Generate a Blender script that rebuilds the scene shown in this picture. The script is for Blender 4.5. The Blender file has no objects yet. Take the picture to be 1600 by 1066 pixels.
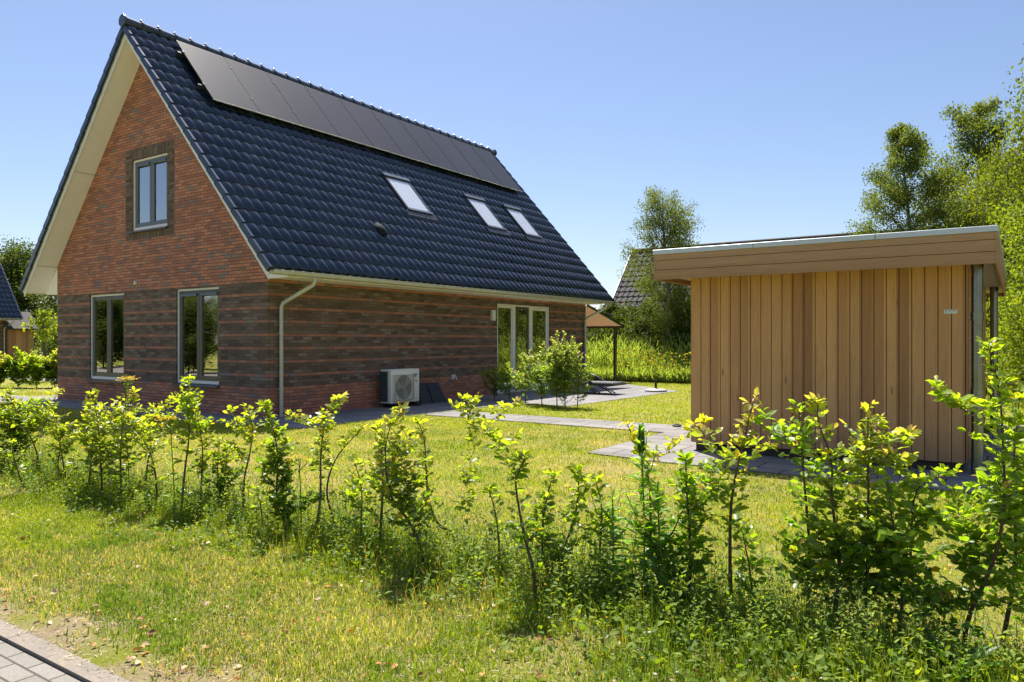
import bpy, math, random
import numpy as np
from math import radians, sin, cos, tan, atan, pi, sqrt
from mathutils import Vector, Matrix

# ---------------------------------------------------------------- camera, sky, sun, exposure
S = bpy.context.scene
C = S.collection
cam_d = bpy.data.cameras.new('camera'); cam = bpy.data.objects.new('camera', cam_d); C.objects.link(cam)
cam_d.sensor_width = 36; cam_d.lens = 36*1162/1600; cam_d.clip_end = 1500; cam_d.clip_start = 0.05
cam_d.shift_y = -1/1600
cam.location = (0, 0, 1.43); cam.rotation_euler = (radians(90), 0, atan(790/1162))
S.camera = cam
SUN = Vector((-.344, .318, .883)).normalized()
W = bpy.data.worlds.new('World'); S.world = W; W.use_nodes = True
wn = W.node_tree
sky = wn.nodes.new('ShaderNodeTexSky'); sky.sky_type = 'NISHITA'; sky.sun_disc = False
sky.sun_elevation = math.asin(SUN.z); sky.sun_rotation = math.atan2(SUN.x, SUN.y)
sky.altitude = 0; sky.air_density = 1.0; sky.dust_density = 0.6; sky.ozone_density = 4.5
wn.nodes['Background'].inputs[1].default_value = 0.13
tintn = wn.nodes.new('ShaderNodeMix'); tintn.data_type = 'RGBA'; tintn.blend_type = 'MULTIPLY'; tintn.inputs[0].default_value = 1; 
# the low sky is paler and dimmer, the zenith keeps its full strength
tcw = wn.nodes.new('ShaderNodeTexCoord'); sxw = wn.nodes.new('ShaderNodeSeparateXYZ'); mrw = wn.nodes.new('ShaderNodeMapRange'); tmx = wn.nodes.new('ShaderNodeMix')
tmx.data_type = 'RGBA'; mrw.inputs[1].default_value = .42; mrw.inputs[2].default_value = .85
tmx.inputs[6].default_value = (.505, .46, .455, 1); tmx.inputs[7].default_value = (1.15, 1.0, .90, 1)
wn.links.new(tcw.outputs['Generated'], sxw.inputs[0]); wn.links.new(sxw.outputs[2], mrw.inputs[0]); wn.links.new(mrw.outputs[0], tmx.inputs[0]); wn.links.new(tmx.outputs[2], tintn.inputs[7])
wn.links.new(sky.outputs[0], tintn.inputs[6]); wn.links.new(tintn.outputs[2], wn.nodes['Background'].inputs[0])
sl = bpy.data.lights.new('sun', 'SUN'); sl.energy = 4.6; sl.angle = radians(.5); sl.color = (1, .95, .86)
so = bpy.data.objects.new('sun', sl); C.objects.link(so); so.rotation_euler = SUN.to_track_quat('Z', 'Y').to_euler()
so.location = (-20, 20, 40)
S.view_settings.view_transform = 'Standard'; S.view_settings.look = 'None'
S.view_settings.exposure = 1.33; S.view_settings.gamma = 1; S.view_settings.use_curve_mapping = False

# ---------------------------------------------------------------- helpers
def tag(o, label=None, cat=None, group=None, kind=None):
    if label: o['label'] = label
    if cat: o['category'] = cat
    if group: o['group'] = group
    if kind: o['kind'] = kind
    return o
def empty(name, loc, rz=0, label=None, cat=None, group=None):
    o = bpy.data.objects.new(name, None); C.objects.link(o); o.location = loc; o.rotation_euler = (0, 0, rz)
    o.empty_display_size = .2
    return tag(o, label, cat, group)
def link(name, me, mat, parent=None, loc=None):
    o = bpy.data.objects.new(name, me); C.objects.link(o)
    if mat is not None: me.materials.append(mat)
    if parent: o.parent = parent
    if loc: o.location = loc
    return o
def copy_tree(o, parent=None):
    c = o.copy(); C.objects.link(c); c.parent = parent
    for ch in list(o.children): copy_tree(ch, c)
    return c
class MB:
    def __init__(s): s.v = []; s.f = []; s.sm = []
    def add(s, vs, fs, smooth=False):
        n = len(s.v); s.v += [tuple(v) for v in vs]; s.f += [tuple(i+n for i in f) for f in fs]; s.sm += [smooth]*len(fs); return s
    def box(s, x0, x1, y0, y1, z0, z1, b=0):
        if b:
            # chamfered box
            pts = []; 
            X = (x0, x1); Y = (y0, y1); Z = (z0, z1)
            idx = {}
            for i in (0, 1):
                for j in (0, 1):
                    for k in (0, 1):
                        sx, sy, sz = (1-2*i)*b, (1-2*j)*b, (1-2*k)*b
                        idx[i, j, k] = len(pts)
                        pts += [(X[i], Y[j]+sy, Z[k]+sz), (X[i]+sx, Y[j], Z[k]+sz), (X[i]+sx, Y[j]+sy, Z[k])]
            import itertools
            me = bpy.data.meshes.new('t'); me.from_pydata(pts, [], [])
            import bmesh
            bm = bmesh.new(); bm.from_mesh(me); r = bmesh.ops.convex_hull(bm, input=bm.verts)
            bmesh.ops.dissolve_limit(bm, angle_limit=.01, verts=bm.verts, edges=bm.edges)
            bm.verts.index_update()
            s.add([v.co[:] for v in bm.verts], [[v.index for v in f.verts] for f in bm.faces]); bm.free(); bpy.data.meshes.remove(me)
            return s
        v = [(x0,y0,z0),(x1,y0,z0),(x1,y1,z0),(x0,y1,z0),(x0,y0,z1),(x1,y0,z1),(x1,y1,z1),(x0,y1,z1)]
        return s.add(v, [(0,3,2,1),(4,5,6,7),(0,1,5,4),(1,2,6,5),(2,3,7,6),(3,0,4,7)])
    def hexa(s, p):   # 8 points: bottom 4 then top 4
        return s.add(p, [(0,3,2,1),(4,5,6,7),(0,1,5,4),(1,2,6,5),(2,3,7,6),(3,0,4,7)])
    def quad(s, *p): return s.add(p, [tuple(range(len(p)))])
    def tube(s, pts, r, n=10, caps=True):
        pts = [Vector(p) for p in pts]; rs = r if hasattr(r, '__len__') else [r]*len(pts)
        vs = []; fs = []
        up = None
        for i, p in enumerate(pts):
            d = (pts[min(i+1, len(pts)-1)] - pts[max(i-1, 0)]).normalized()
            if up is None: up = Vector((0,0,1)) if abs(d.z) < .9 else Vector((1,0,0))
            a = d.cross(up).normalized(); b = a.cross(d).normalized(); up = b
            for k in range(n):
                t = 2*pi*k/n; vs.append(p + (a*cos(t) + b*sin(t))*rs[i])
        for i in range(len(pts)-1):
            for k in range(n):
                k2 = (k+1) % n; fs.append((i*n+k, i*n+k2, (i+1)*n+k2, (i+1)*n+k))
        s.add(vs, fs, True)
        if caps:
            s.add(vs[:n], [tuple(range(n))][::1]); s.add(vs[-n:], [tuple(range(n))])
        return s
    def build(s, name, mat, parent=None, loc=None):
        me = bpy.data.meshes.new(name); me.from_pydata(s.v, [], s.f)
        me.polygons.foreach_set('use_smooth', s.sm); me.update()
        return link(name, me, mat, parent, loc)
def np_mesh(name, V, F, mat, parent=None, loc=None, col=None, smooth=False):
    """V (n,3) array, F (m,k) array of one face size, col (n,3)"""
    me = bpy.data.meshes.new(name); n = len(V); m, k = F.shape
    me.vertices.add(n); me.vertices.foreach_set('co', np.ascontiguousarray(V, dtype=np.float32).ravel())
    me.loops.add(m*k); me.loops.foreach_set('vertex_index', np.ascontiguousarray(F, dtype=np.int32).ravel())
    me.polygons.add(m); me.polygons.foreach_set('loop_start', np.arange(0, m*k, k, dtype=np.int32))
    me.polygons.foreach_set('loop_total', np.full(m, k, dtype=np.int32))
    if smooth: me.polygons.foreach_set('use_smooth', np.ones(m, dtype=bool))
    if col is not None:
        a = me.color_attributes.new('tint', 'FLOAT_COLOR', 'POINT')
        c4 = np.ones((n, 4), dtype=np.float32); c4[:, :3] = col; a.data.foreach_set('color', c4.ravel())
    me.update(calc_edges=True)
    return link(name, me, mat, parent, loc)

# ---- node shorthand
class NT:
    def __init__(s, name):
        s.m = bpy.data.materials.new(name); s.m.use_nodes = True; s.t = s.m.node_tree; s.b = s.t.nodes['Principled BSDF']
    def n(s, typ, **kw):
        nd = s.t.nodes.new('ShaderNode'+typ)
        for k, v in kw.items(): setattr(nd, k, v)
        return nd
    def l(s, a, b): s.t.links.new(a, b)
    def val(s, nd, i, v):
        if hasattr(v, 'node') or isinstance(v, bpy.types.NodeSocket): s.l(v, nd.inputs[i])
        else: nd.inputs[i].default_value = v
    def math(s, op, a, b=0., c=None):
        nd = s.n('Math', operation=op); s.val(nd, 0, a); s.val(nd, 1, b)
        if c is not None: s.val(nd, 2, c)
        return nd.outputs[0]
    def coord(s, kind='Object'):
        return s.n('TexCoord').outputs[kind]
    def xyz(s, v):
        nd = s.n('SeparateXYZ'); s.l(v, nd.inputs[0]); return nd.outputs
    def comb(s, x=0., y=0., z=0.):
        nd = s.n('CombineXYZ'); s.val(nd, 0, x); s.val(nd, 1, y); s.val(nd, 2, z); return nd.outputs[0]
    def noise(s, v, scale, detail=4, rough=.55, out=0, dist=0.):
        nd = s.n('TexNoise'); s.l(v, nd.inputs['Vector']); nd.inputs['Scale'].default_value = scale
        nd.inputs['Detail'].default_value = detail; nd.inputs['Roughness'].default_value = rough; nd.inputs['Distortion'].default_value = dist
        return nd.outputs[out]
    def white(s, v):
        nd = s.n('TexWhiteNoise', noise_dimensions='3D'); s.l(v, nd.inputs[0]); return nd.outputs
    def ramp(s, f, stops, interp='LINEAR'):
        nd = s.n('ValToRGB'); s.val(nd, 0, f); cr = nd.color_ramp; cr.interpolation = interp
        while len(cr.elements) < len(stops): cr.elements.new(.5)
        for e, (p, c) in zip(cr.elements, stops):
            e.position = p; e.color = (*c, 1) if len(c) == 3 else c
        return nd.outputs[0]
    def mix(s, f, a, b, mode='MIX'):
        nd = s.n('Mix', data_type='RGBA', blend_type=mode); s.val(nd, 0, f)
        for i, v in ((6, a), (7, b)):
            if isinstance(v, tuple): v = (*v, 1) if len(v) == 3 else v
            s.val(nd, i, v)
        return nd.outputs[2]
    def scale(s, v, sc):
        nd = s.n('VectorMath', operation='MULTIPLY'); s.l(v, nd.inputs[0]); nd.inputs[1].default_value = sc; return nd.outputs[0]
    def bump(s, h, strength=.3, dist=.01):
        nd = s.n('Bump'); s.l(h, nd.inputs['Height']); nd.inputs['Strength'].default_value = strength; nd.inputs['Distance'].default_value = dist
        s.l(nd.outputs[0], s.b.inputs['Normal']); return nd
    def col(s, c): s.val(s.b, 'Base Color', (*c, 1) if isinstance(c, tuple) else c)
    def rough(s, v): s.val(s.b, 'Roughness', v)

def simple(name, col, rough=.5, metal=0., var=.12, scale=8., spec=.5, coat=0.):
    t = NT(name); o = t.coord()
    n = t.noise(o, scale, 5)
    t.col(t.mix(n, tuple(c*(1-var) for c in col), tuple(min(1, c*(1+var)) for c in col)))
    t.rough(t.math('MULTIPLY_ADD', n, .15, rough-.07)); t.b.inputs['Metallic'].default_value = metal
    t.b.inputs['Specular IOR Level'].default_value = spec; t.b.inputs['Coat Weight'].default_value = coat
    return t.m

def brick_mat(name, all_dark=False, soldier=False):
    t = NT(name); p = t.xyz(t.coord()); CH, BL = .0625, .22
    sx = t.math('ADD', p[0], p[1]); z = p[2]
    if soldier: sx, z = z, sx; z = t.math('ADD', z, 50.); BLs = .24
    row = t.math('FLOOR', t.math('DIVIDE', t.math('ADD', z, .0005), CH))
    half = t.math('MULTIPLY', t.math('MODULO', row, 2.), .5) if not soldier else 0.
    u = t.math('ADD', t.math('DIVIDE', t.math('ADD', sx, 40.), BL if not soldier else .5), half)
    colm = t.math('FLOOR', u); fu = t.math('FRACT', u); fz = t.math('FRACT', t.math('DIVIDE', t.math('ADD', z, .0005), CH))
    w = t.white(t.comb(row, colm, 3.7)); w2 = t.white(t.comb(colm, row, 9.1))
    # slight irregular edges
    e = t.math('MULTIPLY', t.math('SUBTRACT', t.noise(t.coord(), 60, 3), .5), .09)
    du = t.math('MINIMUM', fu, t.math('SUBTRACT', 1., fu)); dz = t.math('MINIMUM', fz, t.math('SUBTRACT', 1., fz))
    mu = t.math('GREATER_THAN', t.math('ADD', du, t.math('MULTIPLY', e, .3)), .0095/BL*.5 if not soldier else .002)
    mz = t.math('GREATER_THAN', t.math('ADD', dz, e), .0105/CH*.5)
    mask = t.math('MULTIPLY', mu, mz)
    patch = t.noise(t.coord(), .9, 2, .5)
    f = t.math('ADD', w[0], t.math('MULTIPLY', t.math('SUBTRACT', patch, .5), .7))
    orange = t.ramp(f, [(0., (.54,.235,.14)), (.3, (.48,.195,.115)), (.6, (.41,.165,.10)), (.85, (.33,.14,.095)), (.96, (.27,.15,.12)), (1., (.26,.19,.17))])
    dark = t.ramp(f, [(0., (.105,.068,.049)), (.35, (.145,.097,.068)), (.7, (.178,.120,.084)), (.93, (.205,.148,.108)), (1., (.24,.185,.145))])
    band = t.math('LESS_THAN', t.math('MODULO', row, 4.), .5)
    isor = t.math('MAXIMUM', t.math('MAXIMUM', band, t.math('LESS_THAN', row, 8.5)), t.math('GREATER_THAN', row, 39.5))
    strp = t.mix(t.math('MULTIPLY', t.math('MULTIPLY', band, t.math('GREATER_THAN', row, 8.5)), t.math('LESS_THAN', row, 39.5)), orange, t.mix(.26, orange, dark))
    c = dark if all_dark else t.mix(isor, dark, strp)
    grain = t.noise(t.coord(), 45, 6, .65)
    c = t.mix(1., c, t.ramp(grain, [(.25, (.75,.75,.75)), (.75, (1.2,1.2,1.2))]), 'MULTIPLY')
    stain = t.noise(t.coord(), 2.3, 5, .6)
    c = t.mix(t.math('MULTIPLY', t.math('GREATER_THAN', w2[0], .95), t.math('MULTIPLY', stain, .5)), c, (.3,.27,.25))
    mort = t.mix(stain, (.065,.058,.05), (.13,.118,.105))
    t.col(t.mix(mask, mort, c)); t.rough(.85); t.b.inputs['Specular IOR Level'].default_value = .25
    h = t.math('ADD', t.math('MULTIPLY', mask, 1.), t.math('MULTIPLY', grain, .35))
    t.bump(h, .7, .006)
    return t.m

def leaf_mat(name, trans=.5, gloss=.35, tmul=(1.5,1.45,.5), rough=.45):
    """colour of each leaf from the 'tint' attribute; light passes through it"""
    t = NT(name); a = t.n('Attribute', attribute_name='tint'); nt = t.t
    c = a.outputs['Color']
    t.l(c, t.b.inputs['Base Color']); t.rough(rough); t.b.inputs['Specular IOR Level'].default_value = gloss
    tr = t.n('BsdfTranslucent'); t.l(t.mix(1., c, tmul, 'MULTIPLY'), tr.inputs[0])
    mx = t.n('MixShader'); mx.inputs[0].default_value = trans
    t.l(t.b.outputs[0], mx.inputs[1]); t.l(tr.outputs[0], mx.inputs[2])
    out = [n for n in nt.nodes if n.type == 'OUTPUT_MATERIAL'][0]; t.l(mx.outputs[0], out.inputs[0])
    return t.m

def glass_mat(name, tint=(.75,.8,.8), k=1.0, bumpy=True):
    t = NT(name); nt = t.t; nt.nodes.remove(t.b)
    tr = t.n('BsdfTransparent'); tr.inputs[0].default_value = (*tint, 1)
    gl = t.n('BsdfGlossy'); gl.inputs['Roughness'].default_value = .015
    if bumpy:
        bp = t.n('Bump'); t.l(t.noise(t.coord(), 1.3, 1), bp.inputs['Height']); bp.inputs['Strength'].default_value = .25; bp.inputs['Distance'].default_value = .02
        t.l(bp.outputs[0], gl.inputs['Normal'])
    fr = t.n('Fresnel'); fr.inputs[0].default_value = 1.75
    f = t.math('MINIMUM', t.math('MULTIPLY_ADD', fr.outputs[0], 1.5*k, .22*k), 1.)
    mx = t.n('MixShader'); t.l(f, mx.inputs[0]); t.l(tr.outputs[0], mx.inputs[1]); t.l(gl.outputs[0], mx.inputs[2])
    out = [n for n in nt.nodes if n.type == 'OUTPUT_MATERIAL'][0]; t.l(mx.outputs[0], out.inputs[0])
    return t.m

def wood_mat(name, axis, width, base=(.33,.185,.085), off=0.):
    """boards: each board its own tone; grain runs along the board"""
    t = NT(name); co = t.coord(); p = t.xyz(co)
    a = p[0] if axis == 'z' else p[2]
    if axis == 'z': a = t.math('ADD', p[0], p[1])
    idx = t.math('FLOOR', t.math('DIVIDE', t.math('ADD', a, 20.+off), width))
    w = t.white(t.comb(idx, 2.2, 5.)); 
    sh = t.math('MULTIPLY', w[0], 37.)
    along = p[2] if axis == 'z' else t.math('ADD', p[0], p[1])
    across = a
    gv = t.comb(t.math('MULTIPLY', across, 9.), t.math('ADD', t.math('MULTIPLY', along, .55), sh), sh)
    g = t.noise(gv, 3.2, 6, .6, dist=1.2)
    fine = t.noise(t.comb(t.math('MULTIPLY', across, 160.), t.math('ADD', t.math('MULTIPLY', along, 2.5), sh), 0.), 1.5, 5, .7)
    b = base
    c1 = t.ramp(g, [(.28, tuple(x*.82 for x in b)), (.5, b), (.72, tuple(x*1.13 for x in b))])
    tone = t.ramp(w[0], [(0., (.55,.46,.40)), (.25, (.82,.75,.68)), (.6, (1.03,1.01,.98)), (.85, (1.12,1.15,1.1)), (1., (1.28,1.26,1.2))])
    c = t.mix(1., c1, tone, 'MULTIPLY')
    c = t.mix(1., c, t.ramp(fine, [(.3, (.80,.78,.76)), (.7, (1.1,1.1,1.1))]), 'MULTIPLY')
    # small pale nail heads and weathering
    wx = t.noise(co, 1.1, 4, .6)
    c = t.mix(t.math('MULTIPLY', wx, .35), c, (.30,.235,.165))
    if axis == 'z':
        sp = t.math('MULTIPLY', t.ramp(t.math('ADD', p[2], t.math('MULTIPLY', t.math('SUBTRACT', t.noise(co, 9, 5, .7), .5), .5)), [(.10, (1,1,1)), (.50, (0,0,0))]), .5)
        c = t.mix(sp, c, (.17,.12,.075))
        vo = t.n('TexVoronoi'); t.l(t.comb(t.math('MULTIPLY', across, 5.), t.math('MULTIPLY', along, 1.1), 0.), vo.inputs['Vector']); vo.inputs['Scale'].default_value = 1.
        c = t.mix(t.ramp(vo.outputs['Distance'], [(.035, (.8,.8,.8)), (.075, (0,0,0))]), c, (.14,.075,.03))
    t.col(c); t.rough(.62); t.b.inputs['Specular IOR Level'].default_value = .3
    t.bump(t.math('ADD', fine, g), .15, .003)
    return t.m

M = {}
M['brick'] = brick_mat('brick'); M['brick_dark'] = brick_mat('dark_brick', True); M['soldier'] = brick_mat('soldier_brick', True, True)
M['white'] = simple('white_paint', (.74,.73,.70), .45); M['cream'] = simple('cream_panel', (.88,.84,.86), .6, var=.05)
M['frame_dark'] = simple('taupe_frame', (.085,.078,.062), .35, var=.06)
M['frame_blue'] = simple('grey_frame', (.10,.115,.13), .35, var=.06)
M['zinc'] = simple('zinc', (.50,.50,.44), .42, .35, var=.2, scale=5)
M['zinc_dark'] = simple('weathered_zinc', (.22,.23,.22), .27, .95, var=.35, scale=6)
M['alu'] = simple('aluminium', (.52,.55,.60), .4, .3, var=.06)
M['black'] = simple('black_plastic', (.02,.02,.022), .5)
M['sill'] = simple('slate_sill', (.06,.065,.075), .35)
M['glass'] = glass_mat('window_glass', (.85,.9,.9), k=1.35); M['glass_door'] = glass_mat('door_glass', k=1.2)
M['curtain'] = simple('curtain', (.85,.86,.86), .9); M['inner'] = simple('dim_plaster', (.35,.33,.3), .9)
M['soil'] = simple('soil', (.12,.08,.05), .95)
M['metal_dark'] = simple('dark_metal', (.05,.048,.045), .4, .4)
M['rubber'] = simple('dark_slab', (.022,.022,.026), .7, var=.3, scale=12)

def tile_mat(name, base=(.012,.021,.038), rough=.12, spec=.5, var=.3, moss=False):
    t = NT(name); co = t.coord(); n = t.noise(co, 3., 4); n2 = t.noise(co, 90., 3)
    c = t.mix(n, tuple(x*(1-var) for x in base), tuple(x*(1+var) for x in base))
    if moss: c = t.mix(t.math('GREATER_THAN', t.noise(co, 2.2, 6, .7), .64), c, (.16,.09,.03))
    p = t.xyz(co); cell = t.white(t.comb(t.math('FLOOR', t.math('DIVIDE', t.math('ADD', p[1], 45.60), .2255)), t.math('FLOOR', t.math('DIVIDE', p[2], .2783)), 1.))
    c = t.mix(1., c, t.ramp(cell[0], [(0., (.72,.74,.78)), (.6, (1.,1.,1.)), (1., (1.35,1.3,1.22))]), 'MULTIPLY')
    dust = t.noise(co, 1.3, 6, .7); c = t.mix(t.math('MULTIPLY', t.ramp(dust, [(.52,(0,0,0)),(.75,(1,1,1))]), .22), c, (.10,.095,.08))
    t.col(c); t.rough(t.math('ADD', t.math('MULTIPLY_ADD', n, .06, rough-.03), t.math('MULTIPLY', cell[0], .05))); t.b.inputs['Specular IOR Level'].default_value = spec
    t.b.inputs['Sheen Weight'].default_value = .75; t.b.inputs['Sheen Roughness'].default_value = .22; t.b.inputs['Sheen Tint'].default_value = (.85,.87,1,1)
    t.bump(n2, .08, .002)
    return t.m
M['tile'] = tile_mat('roof_tile'); M['tile_far'] = tile_mat('grey_roof_tile', (.055,.05,.046), .75, .2, .3, True)
M['ridge'] = tile_mat('ridge_tile', (.02,.03,.045), .2, .7)

def panel_mat():
    t = NT('solar_glass'); co = t.coord(); n = t.noise(co, .5, 3)
    t.col(t.mix(n, (.020,.018,.02), (.034,.031,.033))); t.rough(.38); t.b.inputs['Specular IOR Level'].default_value = .12
    return t.m
M['solar'] = panel_mat()

def paver_mat(name, bw, bh, c1, c2, mort, msize=.006, off=.5, swap=False):
    t = NT(name); co = t.coord(); 
    if swap:
        p = t.xyz(co); co2 = t.comb(p[1], p[0], p[2])
    else: co2 = co
    bt = t.n('TexBrick'); t.l(co2, bt.inputs['Vector']); bt.offset = off
    for k, v in (('Color1', (*c1, 1)), ('Color2', (*c2, 1)), ('Mortar', (*mort, 1))): bt.inputs[k].default_value = v
    bt.inputs['Scale'].default_value = 1; bt.inputs['Mortar Size'].default_value = msize; bt.inputs['Brick Width'].default_value = bw; bt.inputs['Row Height'].default_value = bh
    bt.inputs['Mortar Smooth'].default_value = .2
    g = t.noise(co, 70, 6, .75); g2 = t.noise(co, 1.6, 4)
    c = t.mix(1., bt.outputs[0], t.ramp(g, [(.25, (.68,.68,.68)), (.75, (1.25,1.24,1.22))]), 'MULTIPLY')
    c = t.mix(1., c, t.ramp(g2, [(.3, (.84,.83,.80)), (.7, (1.1,1.1,1.1))]), 'MULTIPLY')
    t.col(c); t.rough(.9); t.bump(t.math('SUBTRACT', t.math('MULTIPLY', g, .3), bt.outputs[1]), .5, .006)
    return t.m
M['paving'] = paver_mat('grey_paving', .6, .4, (.15,.14,.135), (.20,.19,.18), (.03,.027,.022), .010)
M['terrace'] = paver_mat('terrace_paving', .6, .6, (.15,.145,.145), (.20,.19,.185), (.03,.028,.024), .010, off=0)
M['street'] = paver_mat('street_bricks', .2, .1, (.17,.155,.135), (.23,.21,.185), (.06,.05,.035), .006)
def curb_mat():
    t = NT('curb_concrete'); co = t.coord(); p = t.xyz(co)
    g = t.noise(co, 60, 6, .7); d = t.noise(co, 5, 5, .65)
    c = t.mix(d, (.16,.14,.12), (.22,.18,.14)); c = t.mix(t.ramp(d, [(.45,(0,0,0)),(.62,(1,1,1))]), c, (.21,.175,.13))
    j = t.math('LESS_THAN', t.math('FRACT', p[0]), .008)
    c = t.mix(j, c, (.06,.05,.04))
    t.col(t.mix(1., c, t.ramp(g, [(.3, (.7,.7,.7)), (.7, (1.2,1.2,1.2))]), 'MULTIPLY')); t.rough(.95); t.bump(g, .4, .004)
    return t.m
M['curb'] = curb_mat()

def ground_mat():
    t = NT('lawn_ground'); co = t.coord(); p = t.xyz(co)
    big = t.noise(co, .35, 4, .6); med = t.noise(co, 2.2, 6, .65); fin = t.noise(co, 70, 8, .85)
    green = t.mix(fin, (.09,.12,.012), (.30,.31,.035))
    dry = t.mix(fin, (.18,.14,.05), (.46,.37,.16))
    f = t.ramp(t.math('ADD', t.math('MULTIPLY', big, .55), t.math('MULTIPLY', med, .55)), [(.50, (0,0,0)), (.68, (1,1,1))])
    c = t.mix(f, green, dry)
    # worn sandy soil along the curb and under the hedge
    y = p[1]
    edge = t.math('ADD', t.math('SUBTRACT', 1.88, y), t.math('MULTIPLY', t.math('SUBTRACT', med, .5), 1.6))
    sand = t.mix(fin, (.15,.10,.06), (.46,.36,.25))
    near = t.ramp(t.math('ADD', edge, t.math('MULTIPLY', t.math('SUBTRACT', fin, .5), 1.2)), [(0., (0,0,0)), (.35, (1,1,1))])
    c = t.mix(t.math('MULTIPLY', t.math('MULTIPLY', near, t.math('GREATER_THAN', y, 1.)), .9), c, sand)
    hd = t.math('ABSOLUTE', t.math('SUBTRACT', y, 3.6))
    hm = t.ramp(t.math('SUBTRACT', t.math('MULTIPLY', med, .95), hd), [(0.05, (0,0,0)), (.35, (1,1,1))])
    c = t.mix(t.math('MULTIPLY', hm, .8), c, t.mix(fin, (.14,.10,.06), (.38,.30,.21)))
    t.col(c); t.rough(.95); t.b.inputs['Specular IOR Level'].default_value = .1; t.bump(fin, .8, .03)
    return t.m
M['ground'] = ground_mat()
M['leaf'] = leaf_mat('hedge_leaf', .62, .5, (1.75,1.85,.42), .38)
M['weed_leaf'] = leaf_mat('weed_leaf', .5, .2, (1.8,1.6,.4), .6)
M['tree_leaf'] = leaf_mat('tree_leaf', .48, .22, (1.8,1.65,.45), .6)
M['blade'] = leaf_mat('grass_blade', .5, .25, (1.7,1.5,.4), .5)
M['petal'] = leaf_mat('petal', .4, .2, (1.1,1.05,.8), .6)
M['dead'] = leaf_mat('dead_leaf', .2, .3, (1.3,1.,.6), .6)
def bark(name, a, b, sc=6):
    t = NT(name); co = t.coord(); v = t.scale(co, (1,1,.35)); n = t.noise(v, sc*3, 6, .7)
    t.col(t.mix(n, a, b)); t.rough(.85); t.bump(n, .4, .01); return t.m
M['twig'] = bark('twig_bark', (.05,.03,.02), (.15,.095,.06), 20)
M['bark'] = bark('tree_bark', (.05,.04,.03), (.14,.11,.08))
M['birch'] = bark('birch_bark', (.06,.055,.045), (.30,.28,.25), 4)
M['stalk'] = bark('green_stalk', (.08,.12,.03), (.16,.2,.05), 20)
M['skyglass'] = glass_mat('skylight_glass', (.98,.98,.98), .22, False)
M['blind'] = simple('blind_cloth', (.70,.72,.74), .9, var=.02)
M['hood'] = simple('hood_metal', (.10,.11,.13), .4, .5)
M['ventgrey'] = simple('vent_grey', (.012,.013,.015), .8, spec=.15)
M['lampglass'] = simple('lamp_glass', (.75,.68,.5), .4)
def fabric(name, c, tr):
    t = NT(name); co = t.coord(); n = t.noise(co, 3, 3); cc = t.mix(n, tuple(x*.93 for x in c), c); t.col(cc); t.rough(.9)
    w = t.n('BsdfTranslucent'); t.l(cc, w.inputs[0]); mx = t.n('MixShader'); mx.inputs[0].default_value = tr
    t.l(t.b.outputs[0], mx.inputs[1]); t.l(w.outputs[0], mx.inputs[2])
    out = [n for n in t.t.nodes if n.type == 'OUTPUT_MATERIAL'][0]; t.l(mx.outputs[0], out.inputs[0]); return t.m
M['awning'] = fabric('awning_cloth', (.66,.50,.38), .36)
M['boards'] = wood_mat('cladding_boards', 'z', .1256, (.59,.30,.120), .0205)
M['fascia'] = wood_mat('fascia_boards', 'x', .12, (.50,.29,.155), .0825)
M['plinth'] = simple('plinth', (.05,.032,.026), .8); M['soffit_shed'] = simple('soffit_panel', (.30,.27,.20), .6)
M['platewhite'] = simple('plate', (.62,.64,.62), .4); M['printgrey'] = simple('print_grey', (.25,.25,.24), .6); M['printred'] = simple('print_red', (.35,.1,.08), .6)
M['cyan'] = simple('cyan_print', (.10,.42,.58), .5, var=.03); M['green'] = simple('green_print', (.12,.26,.16), .5)
M['acwhite'] = simple('cream_metal', (.78,.74,.64), .4, var=.04); M['coil'] = simple('coil', (.03,.06,.065), .4, .5); M['coilfin'] = simple('coil_fin', (.16,.24,.25), .4, .5)
M['fandark'] = simple('fan_dark', (.16,.15,.13), .7); M['fangrey'] = simple('fan_grey', (.33,.32,.29), .6); M['fangrille'] = simple('fan_grille', (.50,.48,.42), .5)
M['sling'] = simple('sling', (.10,.10,.105), .6)
# ---------------------------------------------------------------- ground, road, paths
rnd = random.Random(5)
UC, VF = -15.274, 8.71
def sheet(name, pts, z, mat, thick=None):
    mb = MB()
    if thick:
        n = len(pts); lo = [(x, y, z-thick) for x, y in pts]; hi = [(x, y, z) for x, y in pts]
        mb.add(lo+hi, [tuple(range(n, 2*n))] + [(i, (i+1) % n, n+(i+1) % n, n+i) for i in range(n)])
    else: mb.quad(*[(x, y, z) for x, y in pts])
    o = mb.build(name, mat); tag(o, kind='structure'); return o
sheet('ground', [(-600,1.68),(600,1.68),(600,900),(-600,900)], 0, M['ground'])
sheet('ground', [(-600,-600),(600,-600),(600,-3.4),(-600,-3.4)], 0, M['ground'])
sheet('road', [(-600,-3.4),(600,-3.4),(600,1.574),(-600,1.574)], -.012, M['street'])
sheet('kerb', [(-60,1.583),(60,1.583),(60,1.675),(-60,1.675)], .004, M['curb'], .1)
sheet('terrace', [(-20.6,7.55),(-11.314,7.75),(-9.55,8.0),(-9.35,13.9),(-8.02,14.0),(-7.8,19.81),(-10.2,21.8),(-12.2,24.2),(-20.6,24.2)], .012, M['terrace'], .06)
sheet('path', [(-9.36,10.78),(-4.5,10.78),(-4.5,8.30),(-3.4,8.15),(3.5,8.12),(3.5,15),(-.3,15),(-.46,11.9),(-9.36,11.75)], .016, M['paving'], .06)
sheet('path', [(-60,6.7),(-20.6,7.6),(-20.6,8.7),(-60,8.2)], .012, M['paving'], .06)
sheet('path', [(-60,12.6),(-21.5,12.2),(-21.5,13.2),(-60,13.8)], .012, M['paving'], .06)

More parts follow.
